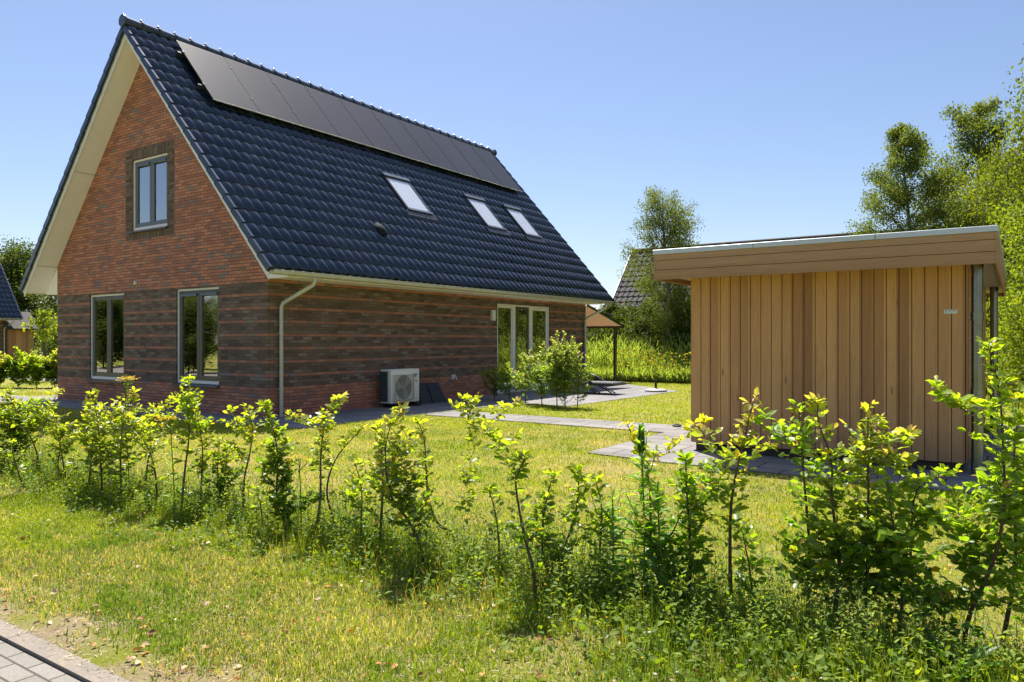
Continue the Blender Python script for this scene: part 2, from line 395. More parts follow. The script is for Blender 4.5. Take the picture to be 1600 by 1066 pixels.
# ---------------------------------------------------------------- house
SL = 1.13; TH = atan(SL); CT, ST = cos(TH), sin(TH)
XW, YD, ZE = 3.96, 12.08, 2.56
OV = .45
house = empty('brick_house', (UC, VF, 0), 0, 'brown brick house with steep dark tiled roof, solar panels and striped brickwork', 'house', 'houses of the same brick and tile design')
def zt(x): return 7.70 - SL*abs(x)
def wall_strips(mb, xs_open, xr, top, at, d=.12, inward=1, zmin=-.1):
    """xs_open: list of (x0,x1,z0,z1); xr=(a,b); top(x) height; at(x,z,depth)->3D"""
    br = sorted(set([xr[0], xr[1], 0.] + [a for o in xs_open for a in o[:2]])) if xr[0] < 0 < xr[1] else sorted(set([xr[0], xr[1]] + [a for o in xs_open for a in o[:2]]))
    for a, b in zip(br[:-1], br[1:]):
        m = (a+b)/2; hs = sorted([o for o in xs_open if o[0] < m < o[1]], key=lambda o: o[2]); z = zmin
        for o in hs:
            if o[2] > z: mb.quad(at(a,z,0), at(b,z,0), at(b,o[2],0), at(a,o[2],0))
            z = o[3]
        mb.quad(at(a,z,0), at(b,z,0), at(b,top(b),0), at(a,top(a),0))
    for x0, x1, z0, z1 in xs_open:
        mb.quad(at(x0,z0,0), at(x0,z1,0), at(x0,z1,d), at(x0,z0,d)); mb.quad(at(x1,z1,0), at(x1,z0,0), at(x1,z0,d), at(x1,z1,d))
        mb.quad(at(x0,z1,0), at(x1,z1,0), at(x1,z1,d), at(x0,z1,d)); mb.quad(at(x1,z0,0), at(x0,z0,0), at(x0,z0,d), at(x1,z0,d))
WIN = [(-2.436,-.94,.545,2.475), (1.046,2.494,.565,2.475), (-.62,.74,3.80,5.33)]
DOOR = (7.243, 9.90, .02, 2.405)
mb = MB(); wall_strips(mb, WIN, (-XW, XW), lambda x: min(zt(x), 99), lambda x, z, d: (x, d, z)); mb.build('front_wall', M['brick'], house)
mb = MB(); wall_strips(mb, [DOOR], (.0, YD), lambda x: 2.62, lambda y, z, d: (XW-d, y, z)); mb.build('side_wall', M['brick'], house)
mb = MB(); mb.quad((-XW,0,-.1),(-XW,YD,-.1),(-XW,YD,3.2),(-XW,0,3.2)); mb.build('side_wall', M['brick'], house)
mb = MB(); wall_strips(mb, [], (-XW, XW), lambda x: zt(x), lambda x, z, d: (x, YD-d, z)); mb.build('rear_wall', M['brick'], house)
# rooms behind the glass
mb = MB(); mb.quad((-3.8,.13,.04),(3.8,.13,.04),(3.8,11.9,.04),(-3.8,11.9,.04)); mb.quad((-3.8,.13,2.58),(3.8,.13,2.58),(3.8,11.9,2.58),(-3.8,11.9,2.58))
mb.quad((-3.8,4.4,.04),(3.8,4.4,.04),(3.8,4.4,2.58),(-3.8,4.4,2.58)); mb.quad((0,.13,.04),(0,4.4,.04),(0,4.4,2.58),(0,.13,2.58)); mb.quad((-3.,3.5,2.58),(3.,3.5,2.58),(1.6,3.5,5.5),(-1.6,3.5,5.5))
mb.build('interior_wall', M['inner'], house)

def window(x0, x1, z0, z1, mat, vents=True, curt=()):
    w = .045
    f = MB()
    y0, y1 = .035, .10
    f.box(x0+.004, x0+w, y0, y1, z0+.004, z1-.004); f.box(x1-w, x1-.004, y0, y1, z0+.004, z1-.004)
    f.box(x0+w, x1-w, y0, y1, z1-w, z1-.004); f.box(x0+w, x1-w, y0, y1, z0+.004, z0+w+.02)
    fo = f.build('window', M['white'], house)
    a, b, c, d = x0+w, x1-w, z0+w+.02, z1-w
    m = (a+b)/2; q = .085
    for (p, r) in ((a, m), (m, b)):
        s = MB(); p += .003; r -= .003; c2, d2 = c+.003, d-.003
        s.box(p, p+q, y0+.02, y1+.03, c2, d2, .006); s.box(r-q, r, y0+.02, y1+.03, c2, d2, .006)
        s.box(p+q, r-q, y0+.02, y1+.03, d2-q, d2, .006); s.box(p+q, r-q, y0+.02, y1+.03, c2, c2+q*1.1, .006)
        s.build('sash', mat, fo)
        g = MB(); g.box(p+q-.01, r-q+.01, y0+.045, y0+.06, c2+q, d2-q+.01); g.build('pane', M['glass'], fo)
        if vents:
            v = MB(); v.hexa([(p+q-.02,y0-.012,d2-q-.02),(r-q+.02,y0-.012,d2-q-.02),(r-q+.02,y0+.018,d2-q-.03),(p+q-.02,y0+.018,d2-q-.03),(p+q-.02,y0-.004,d2-q+.03),(r-q+.02,y0-.004,d2-q+.03),(r-q+.02,y0+.018,d2-q+.04),(p+q-.02,y0+.018,d2-q+.04)])
            v.build('trickle_vent', M['frame_blue'], fo)
    s = MB(); s.hexa([(x0-.06,-.07,z0-.055),(x1+.03,-.07,z0-.055),(x1+.03,.034,z0-.045),(x0-.06,.034,z0-.045),(x0-.06,-.07,z0-.03),(x1+.03,-.07,z0-.03),(x1+.03,.034,z0+.0),(x0-.06,.034,z0+.0)])
    s.build('window_sill', M['sill'], fo)
    for (ca, cb, zc0, zc1) in curt:
        n = 40; vs = []; 
        for i in range(n+1):
            xx = ca+(cb-ca)*i/n; yy = .26+.025*sin(i*1.25)+.01*sin(i*2.9)
            vs += [(xx, yy, zc0), (xx, yy, zc1)]
        cu = MB(); cu.add([(p[0],p[1]-.10,p[2]) for p in vs], [(2*i, 2*i+2, 2*i+3, 2*i+1) for i in range(n)], True); cu.build('curtain', M['curtain'], fo)
window(*WIN[0], M['frame_dark'], False, [(-1.25,-1.02,.3,2.5)])
window(*WIN[1], M['frame_dark'], True, [(1.10,1.38,.3,2.5), (1.86,2.06,.3,2.5)])
window(*WIN[2], M['frame_blue'], True, [(-.66,.78,3.7,5.4)])
# dark brick surround of the top window
x0, x1, z0, z1 = WIN[2]; sw = .25; e = .004
for a_, b_ in ((x0-sw, x0), (x1, x1+sw)): MB().box(a_, b_, -e, .03, z0-.20, z1+.22).build('brick_surround', M['brick_dark'], house)
for a_, b_ in ((z1, z1+.22), (z0-.20, z0-.056)): MB().box(x0, x1, -e, .03, a_, b_).build('soldier_course', M['soldier'], house)
MB().box(-.46, -.42, -.05, .01, 2.63, 2.71, .006).build('wall_socket', M['white'], house)

# glazed garden door in the side wall
y0, y1, z0, z1 = DOOR; X0 = XW-.03
fr = MB()
def vpost(a, b, xa=.0, xb=.075): fr.box(X0-xb, X0-xa, a, b, z0+.05, z1-.05)
fr.box(X0-.08, X0, y0+.004, y1-.004, z1-.05, z1-.004); fr.box(X0-.08, X0, y0+.004, y1-.004, z0+.004, z0+.05)
for a, b in ((y0+.004, y0+.05), (y0+.78, y0+.90), (y0+1.60, y0+1.72), (y1-.06, y1-.004)): vpost(a, b)
door = fr.build('door_frame', M['white'], house)
for a, b, mt in ((y0+.053, y0+.777, 'white'), (y0+.903, y0+1.597, 'frame_dark'), (y0+1.723, y1-.063, 'white')):
    s = MB(); q = .05 if mt == 'white' else .07
    if a == y0+1.723: q = .075
    s.box(X0-.06, X0-.02, a, a+q, z0+.053, z1-.053); s.box(X0-.06, X0-.02, b-q, b, z0+.053, z1-.053)
    s.box(X0-.06, X0-.02, a+q, b-q, z1-.053-q, z1-.053); s.box(X0-.06, X0-.02, a+q, b-q, z0+.053, z0+.053+q)
    s.build('sash', M[mt], door)
    g = MB(); g.box(X0-.045, X0-.03, a+q-.01, b-q+.01, z0+.05+q, z1-.06-q+.01); g.build('pane', M['glass_door'], door)
for ca, cb in ((y0+.45, y0+.72), (y0+1.0, y0+1.25)):
    cu = MB(); n = 30; vs = []
    for i in range(n+1):
        yy = ca+(cb-ca)*i/n; xx = XW-.3+.03*sin(i*1.3); vs += [(xx, yy, .06), (xx, yy, 2.45)]
    cu.add(vs, [(2*i, 2*i+2, 2*i+3, 2*i+1) for i in range(n)], True).build('curtain', M['curtain'], door)
MB().box(X0-.02, X0+.04, y0+1.66, y0+1.69, 1.0, 1.14, .005).build('door_handle', M['metal_dark'], door)

# roof: two slopes of interlocking tiles
NR, GA, TW = 19, .3716, .2255
YA, YB = -.50, YD+.50
def slope_pt(side, s, y, h):      # s down the slope from the ridge line, h above the tile plane
    return (side*(s*CT + h*ST), y, 7.98 - s*ST + h*CT)
def tile_slope(side, holes=()):
    prof = [(0,0),(.008,.003),(.04,.0145),(.08,.0285),(.10,.0345),(.115,.0378),(.13,.0388),(.145,.0382),(.16,.0362),(.175,.0328),(.188,.0288),(.199,.0240),(.208,.0180),(.216,.010),(.222,.003),(.2255,0)]
    nc = int(round((YB-YA)/TW)); tw = (YB-YA)/nc; k = tw/TW
    V = []; F = []; 
    rr = random.Random(3)
    for r in range(NR):
        s0, s1 = r*GA-.02, (r+1)*GA+.035
        for c in range(nc):
            ya = YA+c*tw; ym = ya+tw/2
            jh = rr.uniform(-.0025, .0025); js = rr.uniform(-.004, .004)
            if any(a < ym < b and u0 < (s0+s1)/2 < u1 for a, b, u0, u1 in holes): continue
            base = len(V); n = len(prof)
            for j, (py, ph) in enumerate(prof):
                y = ya+py*k if side > 0 else ya+tw-py*k
                arc = 0.
                V.append(slope_pt(side, s0, y, ph+.0+jh)); V.append(slope_pt(side, s1+js+arc, y, ph+.021+jh)); V.append(slope_pt(side, s1+js+arc+.003, y, ph+.002+jh))
            for j in range(n-1):
                a = base+3*j
                f1 = (a, a+3, a+4, a+1); f2 = (a+1, a+4, a+5, a+2)
                if side > 0: f1 = (a, a+1, a+4, a+3); f2 = (a+1, a+2, a+5, a+4)
                F.append(f1); F.append(f2)
    # the exposed end of the last column (side face of tiles)
    mb = MB(); mb.add(V, F, False)
    mb.sm = [True if i % 2 == 0 else False for i in range(len(F))]
    return mb
SKY = [(4.74,5.66,3.30,4.58), (8.02,8.92,3.30,4.58), (9.98,10.86,3.30,4.58)]
roof = tile_slope(1, [(a+.1, b-.1, c+.1, d-.1) for a, b, c, d in SKY]).build('roof', M['tile'], house)
tile_slope(-1).build('roof', M['tile'], house)
# under-roof deck, so nothing shows through below the tiles
mb = MB()
for sd in (1, -1):
    p = [slope_pt(sd, 0, YA+.05, -.03), slope_pt(sd, NR*GA-.05, YA+.05, -.03), slope_pt(sd, NR*GA-.05, YB-.05, -.03), slope_pt(sd, 0, YB-.05, -.03)]
    mb.quad(*p)
mb.build('roof_deck', M['black'], house)
# verge tiles with turned down flaps, one step per course
for ye, dr in ((YA, -1), (YB, 1)):
    mb = MB()
    for sd in (1, -1):
        for r in range(NR):
            s0, s1 = r*GA-.0, (r+1)*GA+.03
            def P(s, y, h): return slope_pt(sd, s, y, h)
            ya, yb = sorted((ye+dr*.035, ye-dr*.012))
            mb.hexa([P(s0,ya,-.105),P(s1,ya,-.085),P(s1,yb,-.085),P(s0,yb,-.105),P(s0,ya,.008),P(s1,ya,.034),P(s1,yb,.034),P(s0,yb,.008)])
    mb.build('verge', M['tile'], house)
# ridge caps
mb = MB(); nc = 35; L_ = (YB-YA+.06)/nc; zr = 8.03
for i in range(nc):
    ya = YA-.03+i*L_; pts = [(0, ya, zr), (0, ya+.045, zr), (0, ya+.05, zr), (0, ya+L_*.98, zr-.004)]
    mb.tube([(0, ya-.012, zr), (0, ya+.03, zr)], .118, 14); mb.tube([(0, ya+.03, zr), (0, ya+L_, zr-.003)], [.104, .096], 14, False)
    mb.tube([(0, ya+.005, zr+.115), (0, ya+.012, zr+.135), (0, ya+.03, zr+.13)], [.03,.026,.012], 8)
mb.tube([(0, YA-.055, zr), (0, YA-.035, zr)], [.125, .13], 20)
mb.tube([(0, YB+.055, zr), (0, YB+.035, zr)], [.125, .13], 20)
mb.build('ridge', M['ridge'], house)
# gable overhang soffit, eaves box, bargeboards
for ys in ((-OV, -.001), (YD+.001, YD+OV)):
    mb = MB()
    for sd in (1, -1):
        mb.hexa([(0,ys[0],7.70),(sd*4.52,ys[0],7.70-SL*4.52),(sd*4.52,ys[1],7.70-SL*4.52),(0,ys[1],7.70),
                 (0,ys[0],7.72),(sd*4.52,ys[0],7.72-SL*4.52),(sd*4.52,ys[1],7.72-SL*4.52),(0,ys[1],7.72)])
    mb.build('soffit', M['cream'], house)
for sd in (1, -1):
    mb = MB()
    for ya, yb in ((-.004, .0), (YD, YD+.004)):
        mb.quad((sd*XW,ya,3.2),(sd*XW,ya,ZE),(sd*4.56,ya,ZE))
    mb.box(*sorted((sd*3.965, sd*4.56)), 0, YD, ZE-.0, ZE+.018)
    mb.box(*sorted((sd*4.545, sd*4.563)), 0, YD, ZE+.019, ZE+.13)
    mb.build('eaves_box', M['cream'], house)
for ya, yb in ((-OV-.022, -OV-.001), (YD+OV+.001, YD+OV+.022)):
    for sd in (1, -1):
        mb = MB(); xe = sd*4.60; x0_ = sd*.002
        mb.hexa([(x0_,ya,7.68),(xe,ya,7.68-SL*4.60),(xe,yb,7.68-SL*4.60),(x0_,yb,7.68),(x0_,ya,7.92),(xe,ya,7.92-SL*4.60),(xe,yb,7.92-SL*4.60),(x0_,yb,7.92)])
        mb.build('bargeboard', M['white'], house)
# joints of the soffit panels
for xj in (-2.2, -3.98):
    mb = MB(); zj = 7.698-SL*abs(xj); mb.box(xj-.004, xj+.004, -OV+.002, -.002, zj-.004, zj+.001)
    mb.build('panel_joint', M['metal_dark'], house)
# gutters
def gutter(sd):
    g = MB(); x = sd*4.655; z = ZE+.085; r = .075; n = 14; ya, yb = -OV-.0, YD+OV
    seg = 13; vs = []; 
    for y in (ya, yb):
        for rr in (r, r-.006):
            for k in range(n+1):
                t = pi+pi*k/n; vs.append((x+rr*cos(t), y, z+rr*sin(t)))
    m = n+1; fs = []
    for k in range(n):
        fs += [(k, k+1, 2*m+k+1, 2*m+k), (m+k+1, m+k, 3*m+k, 3*m+k+1), (k+1, k, m+k, m+k+1), (2*m+k, 2*m+k+1, 3*m+k+1, 3*m+k)]
    g.add(vs, fs, True)
    for y in (ya, yb): g.add([(x, y, z)]+[(x+r*cos(pi+pi*k/n), y, z+r*sin(pi+pi*k/n)) for k in range(n+1)], [(0, k+1, k+2) for k in range(n)])
    g.tube([(x+sd*r, ya, z+.004), (x+sd*r, yb, z+.004)], .009, 8)
    go = g.build('gutter', M['zinc'], house)
    for i in range(seg):
        b = MB(); y = ya+.45+i*(yb-ya-.6)/(seg-1); pts = [(x+(r+.004)*cos(pi+pi*k/n), y, z+(r+.004)*sin(pi+pi*k/n)) for k in range(n+1)]
        for p, q in zip(pts[:-1], pts[1:]): b.quad((p[0],y-.012,p[2]),(p[0],y+.012,p[2]),(q[0],y+.012,q[2]),(q[0],y-.012,q[2]))
        b.build('gutter_bracket', M['zinc'], go)
gutter(1); gutter(-1)
def downpipe(sd, y, top_y, zlow=.02):
    xg, xw = sd*4.655, sd*(XW+.07); m = MB()
    m.tube([(xg, top_y, ZE+.02), (xg, top_y, 2.50), (xg-sd*.02, top_y+(y-top_y)*.08, 2.44), (xw+sd*.03, y-(y-top_y)*.06, 2.12), (xw, y, 2.04), (xw, y, 1.9), (xw, y, zlow)], .038, 14)
    o = m.build('downpipe', M['zinc'], house)
    for z in (1.55, .52):
        c = MB(); c.tube([(xw, y, z), (xw, y, z+.03)], .046, 14); c.tube([(xw, y, z+.045), (xw, y, z+.06)], .043, 14); c.box(*sorted((xw-sd*.07, xw-sd*.03)), y-.05, y+.01, z, z+.02)
        c.build('pipe_clip', M['zinc'], o)
downpipe(1, .25, .50); downpipe(1, 11.93, 12.15)
m = MB(); m.tube([(-4.655,.35,ZE+.02),(-4.655,.35,2.48),(-4.5,.25,2.38),(-4.1,.15,2.24),(-4.04,.13,2.15),(-4.04,.13,.02)], .038, 12); m.build('downpipe', M['zinc'], house)

# solar panels
NP, PW, PH = 10, 1.15, 2.0
for i in range(NP):
    ya = .42+i*PW; s0 = .33; s1 = s0+PH
    def P(s, y, h): return slope_pt(1, s, y, h)
    yb = ya+PW-.022
    m = MB(); m.hexa([P(s0,ya,.165),P(s1,ya,.165),P(s1,yb,.165),P(s0,yb,.165),P(s0,ya,.20),P(s1,ya,.20),P(s1,yb,.20),P(s0,yb,.20)])
    po = m.build('solar_panel', M['metal_dark'], house)
    m = MB(); b = .014; m.hexa([P(s0+b,ya+b,.199),P(s1-b,ya+b,.199),P(s1-b,yb-b,.199),P(s0+b,yb-b,.199),P(s0+b,ya+b,.2025),P(s1-b,ya+b,.2025),P(s1-b,yb-b,.2025),P(s0+b,yb-b,.2025)])
    m.build('solar_glass', M['solar'], po)
for s in (.75, 1.85):
    for i in range(NP+1):
        m = MB(); y = .42+i*PW-.011; a = [slope_pt(1, s+q, y+w_, h) for h in (.12, .21) for q, w_ in ((-.03,-.02),(.03,-.02),(.03,.02),(-.03,.02))]
        m.hexa(a); m.build('panel_clamp', M['metal_dark'], house)
    m = MB(); a = [slope_pt(1, s+q, yy, h) for h in (.07, .163) for q, yy in ((-.02,.3),(.02,.3),(.02,12.0),(-.02,12.0))]; m.hexa(a)
    m.build('panel_rail', M['metal_dark'], house)
# bright aluminium lip under the lower panel edge
m = MB(); a = [slope_pt(1, 2.332+q, yy, h) for h in (.175, .20) for q, yy in ((0,.42),(.006,.42),(.006,.42+NP*PW-.02),(0,.42+NP*PW-.02))]; m.hexa(a); m.build('panel_lip', M['zinc'], house)

# skylights
for a, b, s0, s1 in SKY:
    def P(s, y, h): return slope_pt(1, s, y, h)
    def bar(mm, sa, sb, ya, yb, h0, h1): mm.hexa([P(sa,ya,h0),P(sb,ya,h0),P(sb,yb,h0),P(sa,yb,h0),P(sa,ya,h1),P(sb,ya,h1),P(sb,yb,h1),P(sa,yb,h1)])
    m = MB(); w = .06
    bar(m, s0, s1, a, a+w, -.02, .086); bar(m, s0, s1, b-w, b, -.02, .086); bar(m, s0, s0+w+.03, a+w, b-w, -.02, .09); bar(m, s1-w, s1, a+w, b-w, -.02, .085)
    so_ = m.build('skylight', M['metal_dark'], house)
    m = MB(); bar(m, s0-.03, s0+.075, a-.02, b+.02, .091, .12); m.build('skylight_hood', M['hood'], so_); m = MB(); bar(m, s1-.05, s1+.02, a, b, .087, .10); m.build('skylight_rail', M['hood'], so_)
    m = MB(); bar(m, s0+w+.03, s1-w, a+w, b-w, .078, .081); m.build('pane', M['skyglass'], so_)
    m = MB(); bar(m, s0+w+.02, s1-w, a+w, b-w, .066, .071); m.build('roller_blind', M['blind'], so_)
    m = MB(); n = 24
    for i in range(n):
        ya = a-.08+(b-a+.16)*i/n; yb = a-.08+(b-a+.16)*(i+1)/n
        f = lambda y: .052+.006*sin(y*40)
        m.quad(P(s1+.0,ya,.075),P(s1+.19,ya,f(ya)),P(s1+.19,yb,f(yb)),P(s1+.0,yb,.075))
    m.build('flashing', M['metal_dark'], so_)
# roof vent cowl
m = MB(); vs = []; fs = []
cy, cs = 3.15, 5.52; N1, N2 = 8, 10
for i in range(N1+1):
    for j in range(N2+1):
        u = i/N1; t = pi*j/N2
        r = .13*sin(pi*min(1, .18+u*.62))
        vs.append(slope_pt(1, cs-.14+u*.36, cy+r*cos(t)*1.1, .03+sin(t)*r*.95))
for i in range(N1):
    for j in range(N2): k = i*(N2+1)+j; fs.append((k, k+1, k+N2+2, k+N2+1))
m.add(vs, fs, True); m.add([vs[j] for j in range(N2+1)], [tuple(range(N2+1))]); m.add([vs[N1*(N2+1)+j] for j in range(N2+1)], [tuple(range(N2+1))])
m.build('roof_vent', M['ventgrey'], house)
# wall lamp and tap
m = MB(); m.box(XW+.0, XW+.09, 6.93, 7.05, 1.94, 2.22, .008); lo = m.build('wall_lamp', M['white'], house)
m = MB()
for k in range(5): m.box(XW+.012, XW+.092, 7.052, 7.056, 1.97+k*.048, 2.0+k*.048)
m.build('lamp_slat', M['lampglass'], lo)
m = MB(); m.box(XW, XW+.03, 5.33, 5.41, .49, .60, .005); m.tube([(XW+.02,5.37,.56),(XW+.10,5.37,.56),(XW+.12,5.37,.53),(XW+.12,5.37,.48)], .014, 8); m.tube([(XW+.07,5.37,.57),(XW+.07,5.37,.61)], .02, 8)
m.build('garden_tap', M['white'], house)
# awning behind the house
m = MB(); xa, xb = -2.5, XW+.02
m.hexa([(xa,YD+.05,2.52),(xb,YD+.05,2.52),(xb,YD+2.6,1.93),(xa,YD+2.6,1.93),(xa,YD+.05,2.528),(xb,YD+.05,2.528),(xb,YD+2.6,1.938),(xa,YD+2.6,1.938)])
aw = m.build('awning', M['awning'], house)
m = MB()
for x in (xb+.002, xa-.04): m.hexa([(x,YD+.03,2.50),(x+.035,YD+.03,2.50),(x+.035,YD+2.62,1.89),(x,YD+2.62,1.89),(x,YD+.03,2.58),(x+.035,YD+.03,2.58),(x+.035,YD+2.62,1.97),(x,YD+2.62,1.97)])
m.box(xa-.05, xb+.03, YD+2.61, YD+2.68, 1.86, 1.97); 
m.build('awning_frame', M['zinc_dark'], aw)
for x in (xb-.16, xa+.1):
    m = MB(); m.box(x, x+.10, YD+2.22, YD+2.32, -.02, 1.88, .006); m.box(x+.03, x+.07, YD+2.21, YD+2.22, .1, 1.8); m.build('awning_post', M['zinc_dark'], aw)

# the neighbour's house: same design, without the solar panels
nb = house.copy(); C.objects.link(nb); nb.location = (UC-35.9, VF-2.1, 0)
nb['label'] = 'neighbouring dark-roofed brick house cut off by the left picture edge'
skip = ('solar_panel', 'panel_rail', 'panel_clamp', 'panel_lip', 'awning', 'curtain', 'wall_lamp', 'garden_tap', 'roof_vent', 'skylight')
for ch in list(house.children):
    if ch.name.split('.')[0] in skip: continue
    copy_tree(ch, nb)
nb.name = 'brick_house.001'
m = MB(); m.hexa([(1.2,YD+.1,2.15),(4.35,YD+.1,2.15),(4.35,YD+1.5,2.0),(1.2,YD+1.5,2.0),(1.2,YD+.1,2.2),(2.7,YD+.1,3.0),(2.7,YD+1.5,2.9),(1.2,YD+1.5,2.05)])
m = MB(); m.quad((4.5,YD-.2,2.1),(4.5,YD+1.5,2.1),(3.2,YD+1.5,3.1),(3.2,YD-.2,3.1)); m.quad((4.5,YD-.2,2.04),(4.5,YD+1.5,2.04),(4.5,YD+1.5,2.1),(4.5,YD-.2,2.1)); m.build('porch_roof', M['tile_far'], nb)
m = MB(); m.box(3.0, 4.2, YD+.0, YD+1.3, -.1, 2.03); m.build('porch_wall', M['boards'], nb)

# far house on the right: weathered grey tiles, white verge
fh = empty('far_house', (-17.0, 33.4, 0), 0, 'far house behind the birch with weathered grey tiles and a white verge', 'house')
m = MB(); W_, D_ = 15., 6.2; m.box(.4, W_-.4, .5, D_-.5, -.1, 2.6); m.add([(.4,.5,2.6),(.4,D_-.5,2.6),(.4,D_/2,5.9),(W_-.4,.5,2.6),(W_-.4,D_-.5,2.6),(W_-.4,D_/2,5.9)], [(0,1,2),(3,5,4)])
m.build('wall', M['brick'], fh)
V = []; F = []; slz = (6.15-2.55)/(D_/2); ang = atan(slz); ns = 13; gl = (D_/2)/cos(ang)/ns
prof = [(0,0),(.05,.03),(.09,.045),(.14,.03),(.19,.0),(.3,.0)]
for sd in (1, -1):
    for r in range(ns):
        for c in range(int(W_/.3)):
            b0 = len(V)
            for (py, ph) in prof:
                for s, h in ((r*gl-.02, ph), ((r+1)*gl+.04, ph+.04), ((r+1)*gl+.042, ph)):
                    dy = s*cos(ang)+h*sin(ang); V.append((c*.3+py, D_/2-sd*dy, 6.15-s*sin(ang)+h*cos(ang)))
            for j in range(len(prof)-1):
                a = b0+3*j; F += [(a, a+1, a+4, a+3), (a+1, a+2, a+5, a+4)]
m = MB(); m.add(V, F); m.build('roof', M['tile_far'], fh)
for x in (-.06, W_+.02):
    m = MB()
    for sd in (1, -1): m.hexa([(x,D_/2,6.05),(x,D_/2-sd*3.15,6.05-slz*3.15),(x+.05,D_/2-sd*3.15,6.05-slz*3.15),(x+.05,D_/2,6.05),(x,D_/2,6.28),(x,D_/2-sd*3.15,6.28-slz*3.15),(x+.05,D_/2-sd*3.15,6.28-slz*3.15),(x+.05,D_/2,6.28)])
    m.build('verge_board', M['alu'], fh)
m = MB(); m.tube([(0,D_/2,6.2),(W_,D_/2,6.2)], .12, 10); m.build('ridge', M['tile_far'], fh)

# ---------------------------------------------------------------- heat pump, slabs
ac = empty('air_conditioner', (-10.86, 11.46, .012), 0, 'beige outdoor air conditioning unit on black feet against the brick wall', 'air conditioner')
# local: front faces +x, x from -.32 to 0, y 0..0.9
m = MB(); m.box(-.31, 0, 0, .90, .085, .80, .012); bd = m.build('body', M['acwhite'], ac)
m = MB(); m.box(-.31, -.09, -.004, -.0005, .12, .76)
m.build('side_coil', M['coil'], ac)
m = MB()
for k in range(24): m.box(-.30, -.10, -.010, -.005, .13+k*.0265, .136+k*.0265)
for k in range(5): m.box(-.30+k*.045, -.294+k*.045, -.012, -.0105, .12, .76)
m.build('coil_fin', M['coilfin'], ac)
m = MB(); m.box(.0005, .022, .06, .70, .14, .70, .008); m.build('front_panel', M['acwhite'], ac)
m = MB(); vs = [(.0235, .375+.255*cos(2*pi*k/40), .42+.255*sin(2*pi*k/40)) for k in range(40)]; m.add(vs, [tuple(range(40))])
fan = m.build('fan_opening', M['fandark'], ac)
m = MB()
for k in range(3):
    t0 = 2*pi*k/3+.4
    vs = [(.0245, .375, .42)]+[(.0245+.002*j, .375+.235*cos(t0+j*.16), .42+.235*sin(t0+j*.16)) for j in range(6)]
    m.add(vs, [(0, j, j+1) for j in range(1, 6)])
m.tube([(.0245,.375,.42),(.034,.375,.42)], .045, 16); m.build('fan_blade', M['fangrey'], fan)
m = MB()
for k in range(15): z = .165+k*.036; m.box(.040, .044, .09, .67, z, z+.0045)
for k in range(15): y = .095+k*.041; m.box(.0445, .048, y, y+.0045, .16, .68)
for (ya, yb, za, zb) in ((.08,.68,.15,.158),(.08,.68,.68,.688),(.08,.088,.158,.68),(.672,.68,.158,.68)): m.box(.023, .05, ya, yb, za, zb)
m.build('fan_grille', M['fangrille'], ac)
m = MB(); m.quad((.0015,.735,.70),(.0015,.85,.70),(.0015,.785,.60),(.0015,.755,.60)); m.build('logo_mark', M['cyan'], ac)
m = MB(); m.add([(.003,.728,.70),(.003,.775,.70),(.003,.735,.635)], [(0,1,2)]); m.build('logo_mark', M['black'], ac)
m = MB(); m.box(.0006, .002, .74, .83, .535, .552); m.box(.0006, .002, .795, .825, .505, .525); m.build('badge', M['green'], ac)
m = MB()
for k in range(4): m.box(.0006, .003, .72, .885, .15+k*.085, .154+k*.085)
m.build('panel_line', M['fangrey'], ac)
for y in (.12, .72):
    m = MB(); m.box(-.36, .12, y, y+.11, 0, .07, .012); m.box(-.28, -.02, y+.03, y+.08, .07, .086); m.build('foot', M['black'], ac)
for i, (ya, yb, h, lab) in enumerate(((12.53, 12.93, .46, 'dark slab leaning on the wall right beside the air conditioner'), (12.90, 13.36, .45, 'outer of the two dark slabs leaning on the wall, the one nearer the door'))):
    m = MB(); x0_, t = -10.98+i*.03, .045; b_ = .03 if i else 0
    m.hexa([(x0_,ya,.014),(x0_+t,ya,.014),(x0_+t,yb+b_,.014),(x0_,yb+b_,.014),(x0_-.22+i*.0,ya+.01,h),(x0_-.22+t,ya+.01,h),(x0_-.22+t,yb-.05,h),(x0_-.22,yb-.05,h)])
    o = m.build('leaning_slab', M['rubber']); tag(o, lab, 'slab', 'dark slabs leaning on the house wall')
    bv = o.modifiers.new('b', 'BEVEL'); bv.width = .008; bv.segments = 2

# ---------------------------------------------------------------- shed
SX0, SX1, SY0, SY1 = -3.47, -.455, 9.24, 14.6
shed = empty('garden_shed', (SX0, SY0, 0), 0, 'flat-roofed garden shed clad in vertical brown timber boards', 'shed')
sx, sy = SX1-SX0, SY1-SY0
bw = .1256; m = MB(); nb_ = 24
for i in range(nb_):
    a = i*bw; b = min(a+bw-.007, sx); dd = rnd.uniform(0, .003)
    m.box(a+.0005, b, -.022+dd, .0, .125+rnd.uniform(-.002,.002), 2.26, .0025)
nside = int(sy/bw)
for i in range(nside):
    a = .01+i*bw; m.box(sx-.0, sx+.022, a, a+bw-.007, .125, 2.26); m.box(-.022, -.0, a, a+bw-.007, .125, 2.26)
m.build('cladding', M['boards'], shed)
m = MB(); m.box(.004, sx-.004, .004, sy, .12, 2.3); m.build('wall_core', M['black'], shed)
m = MB(); m.box(.04, sx-.04, .03, sy-.03, -.05, .12); m.build('plinth', M['plinth'], shed)
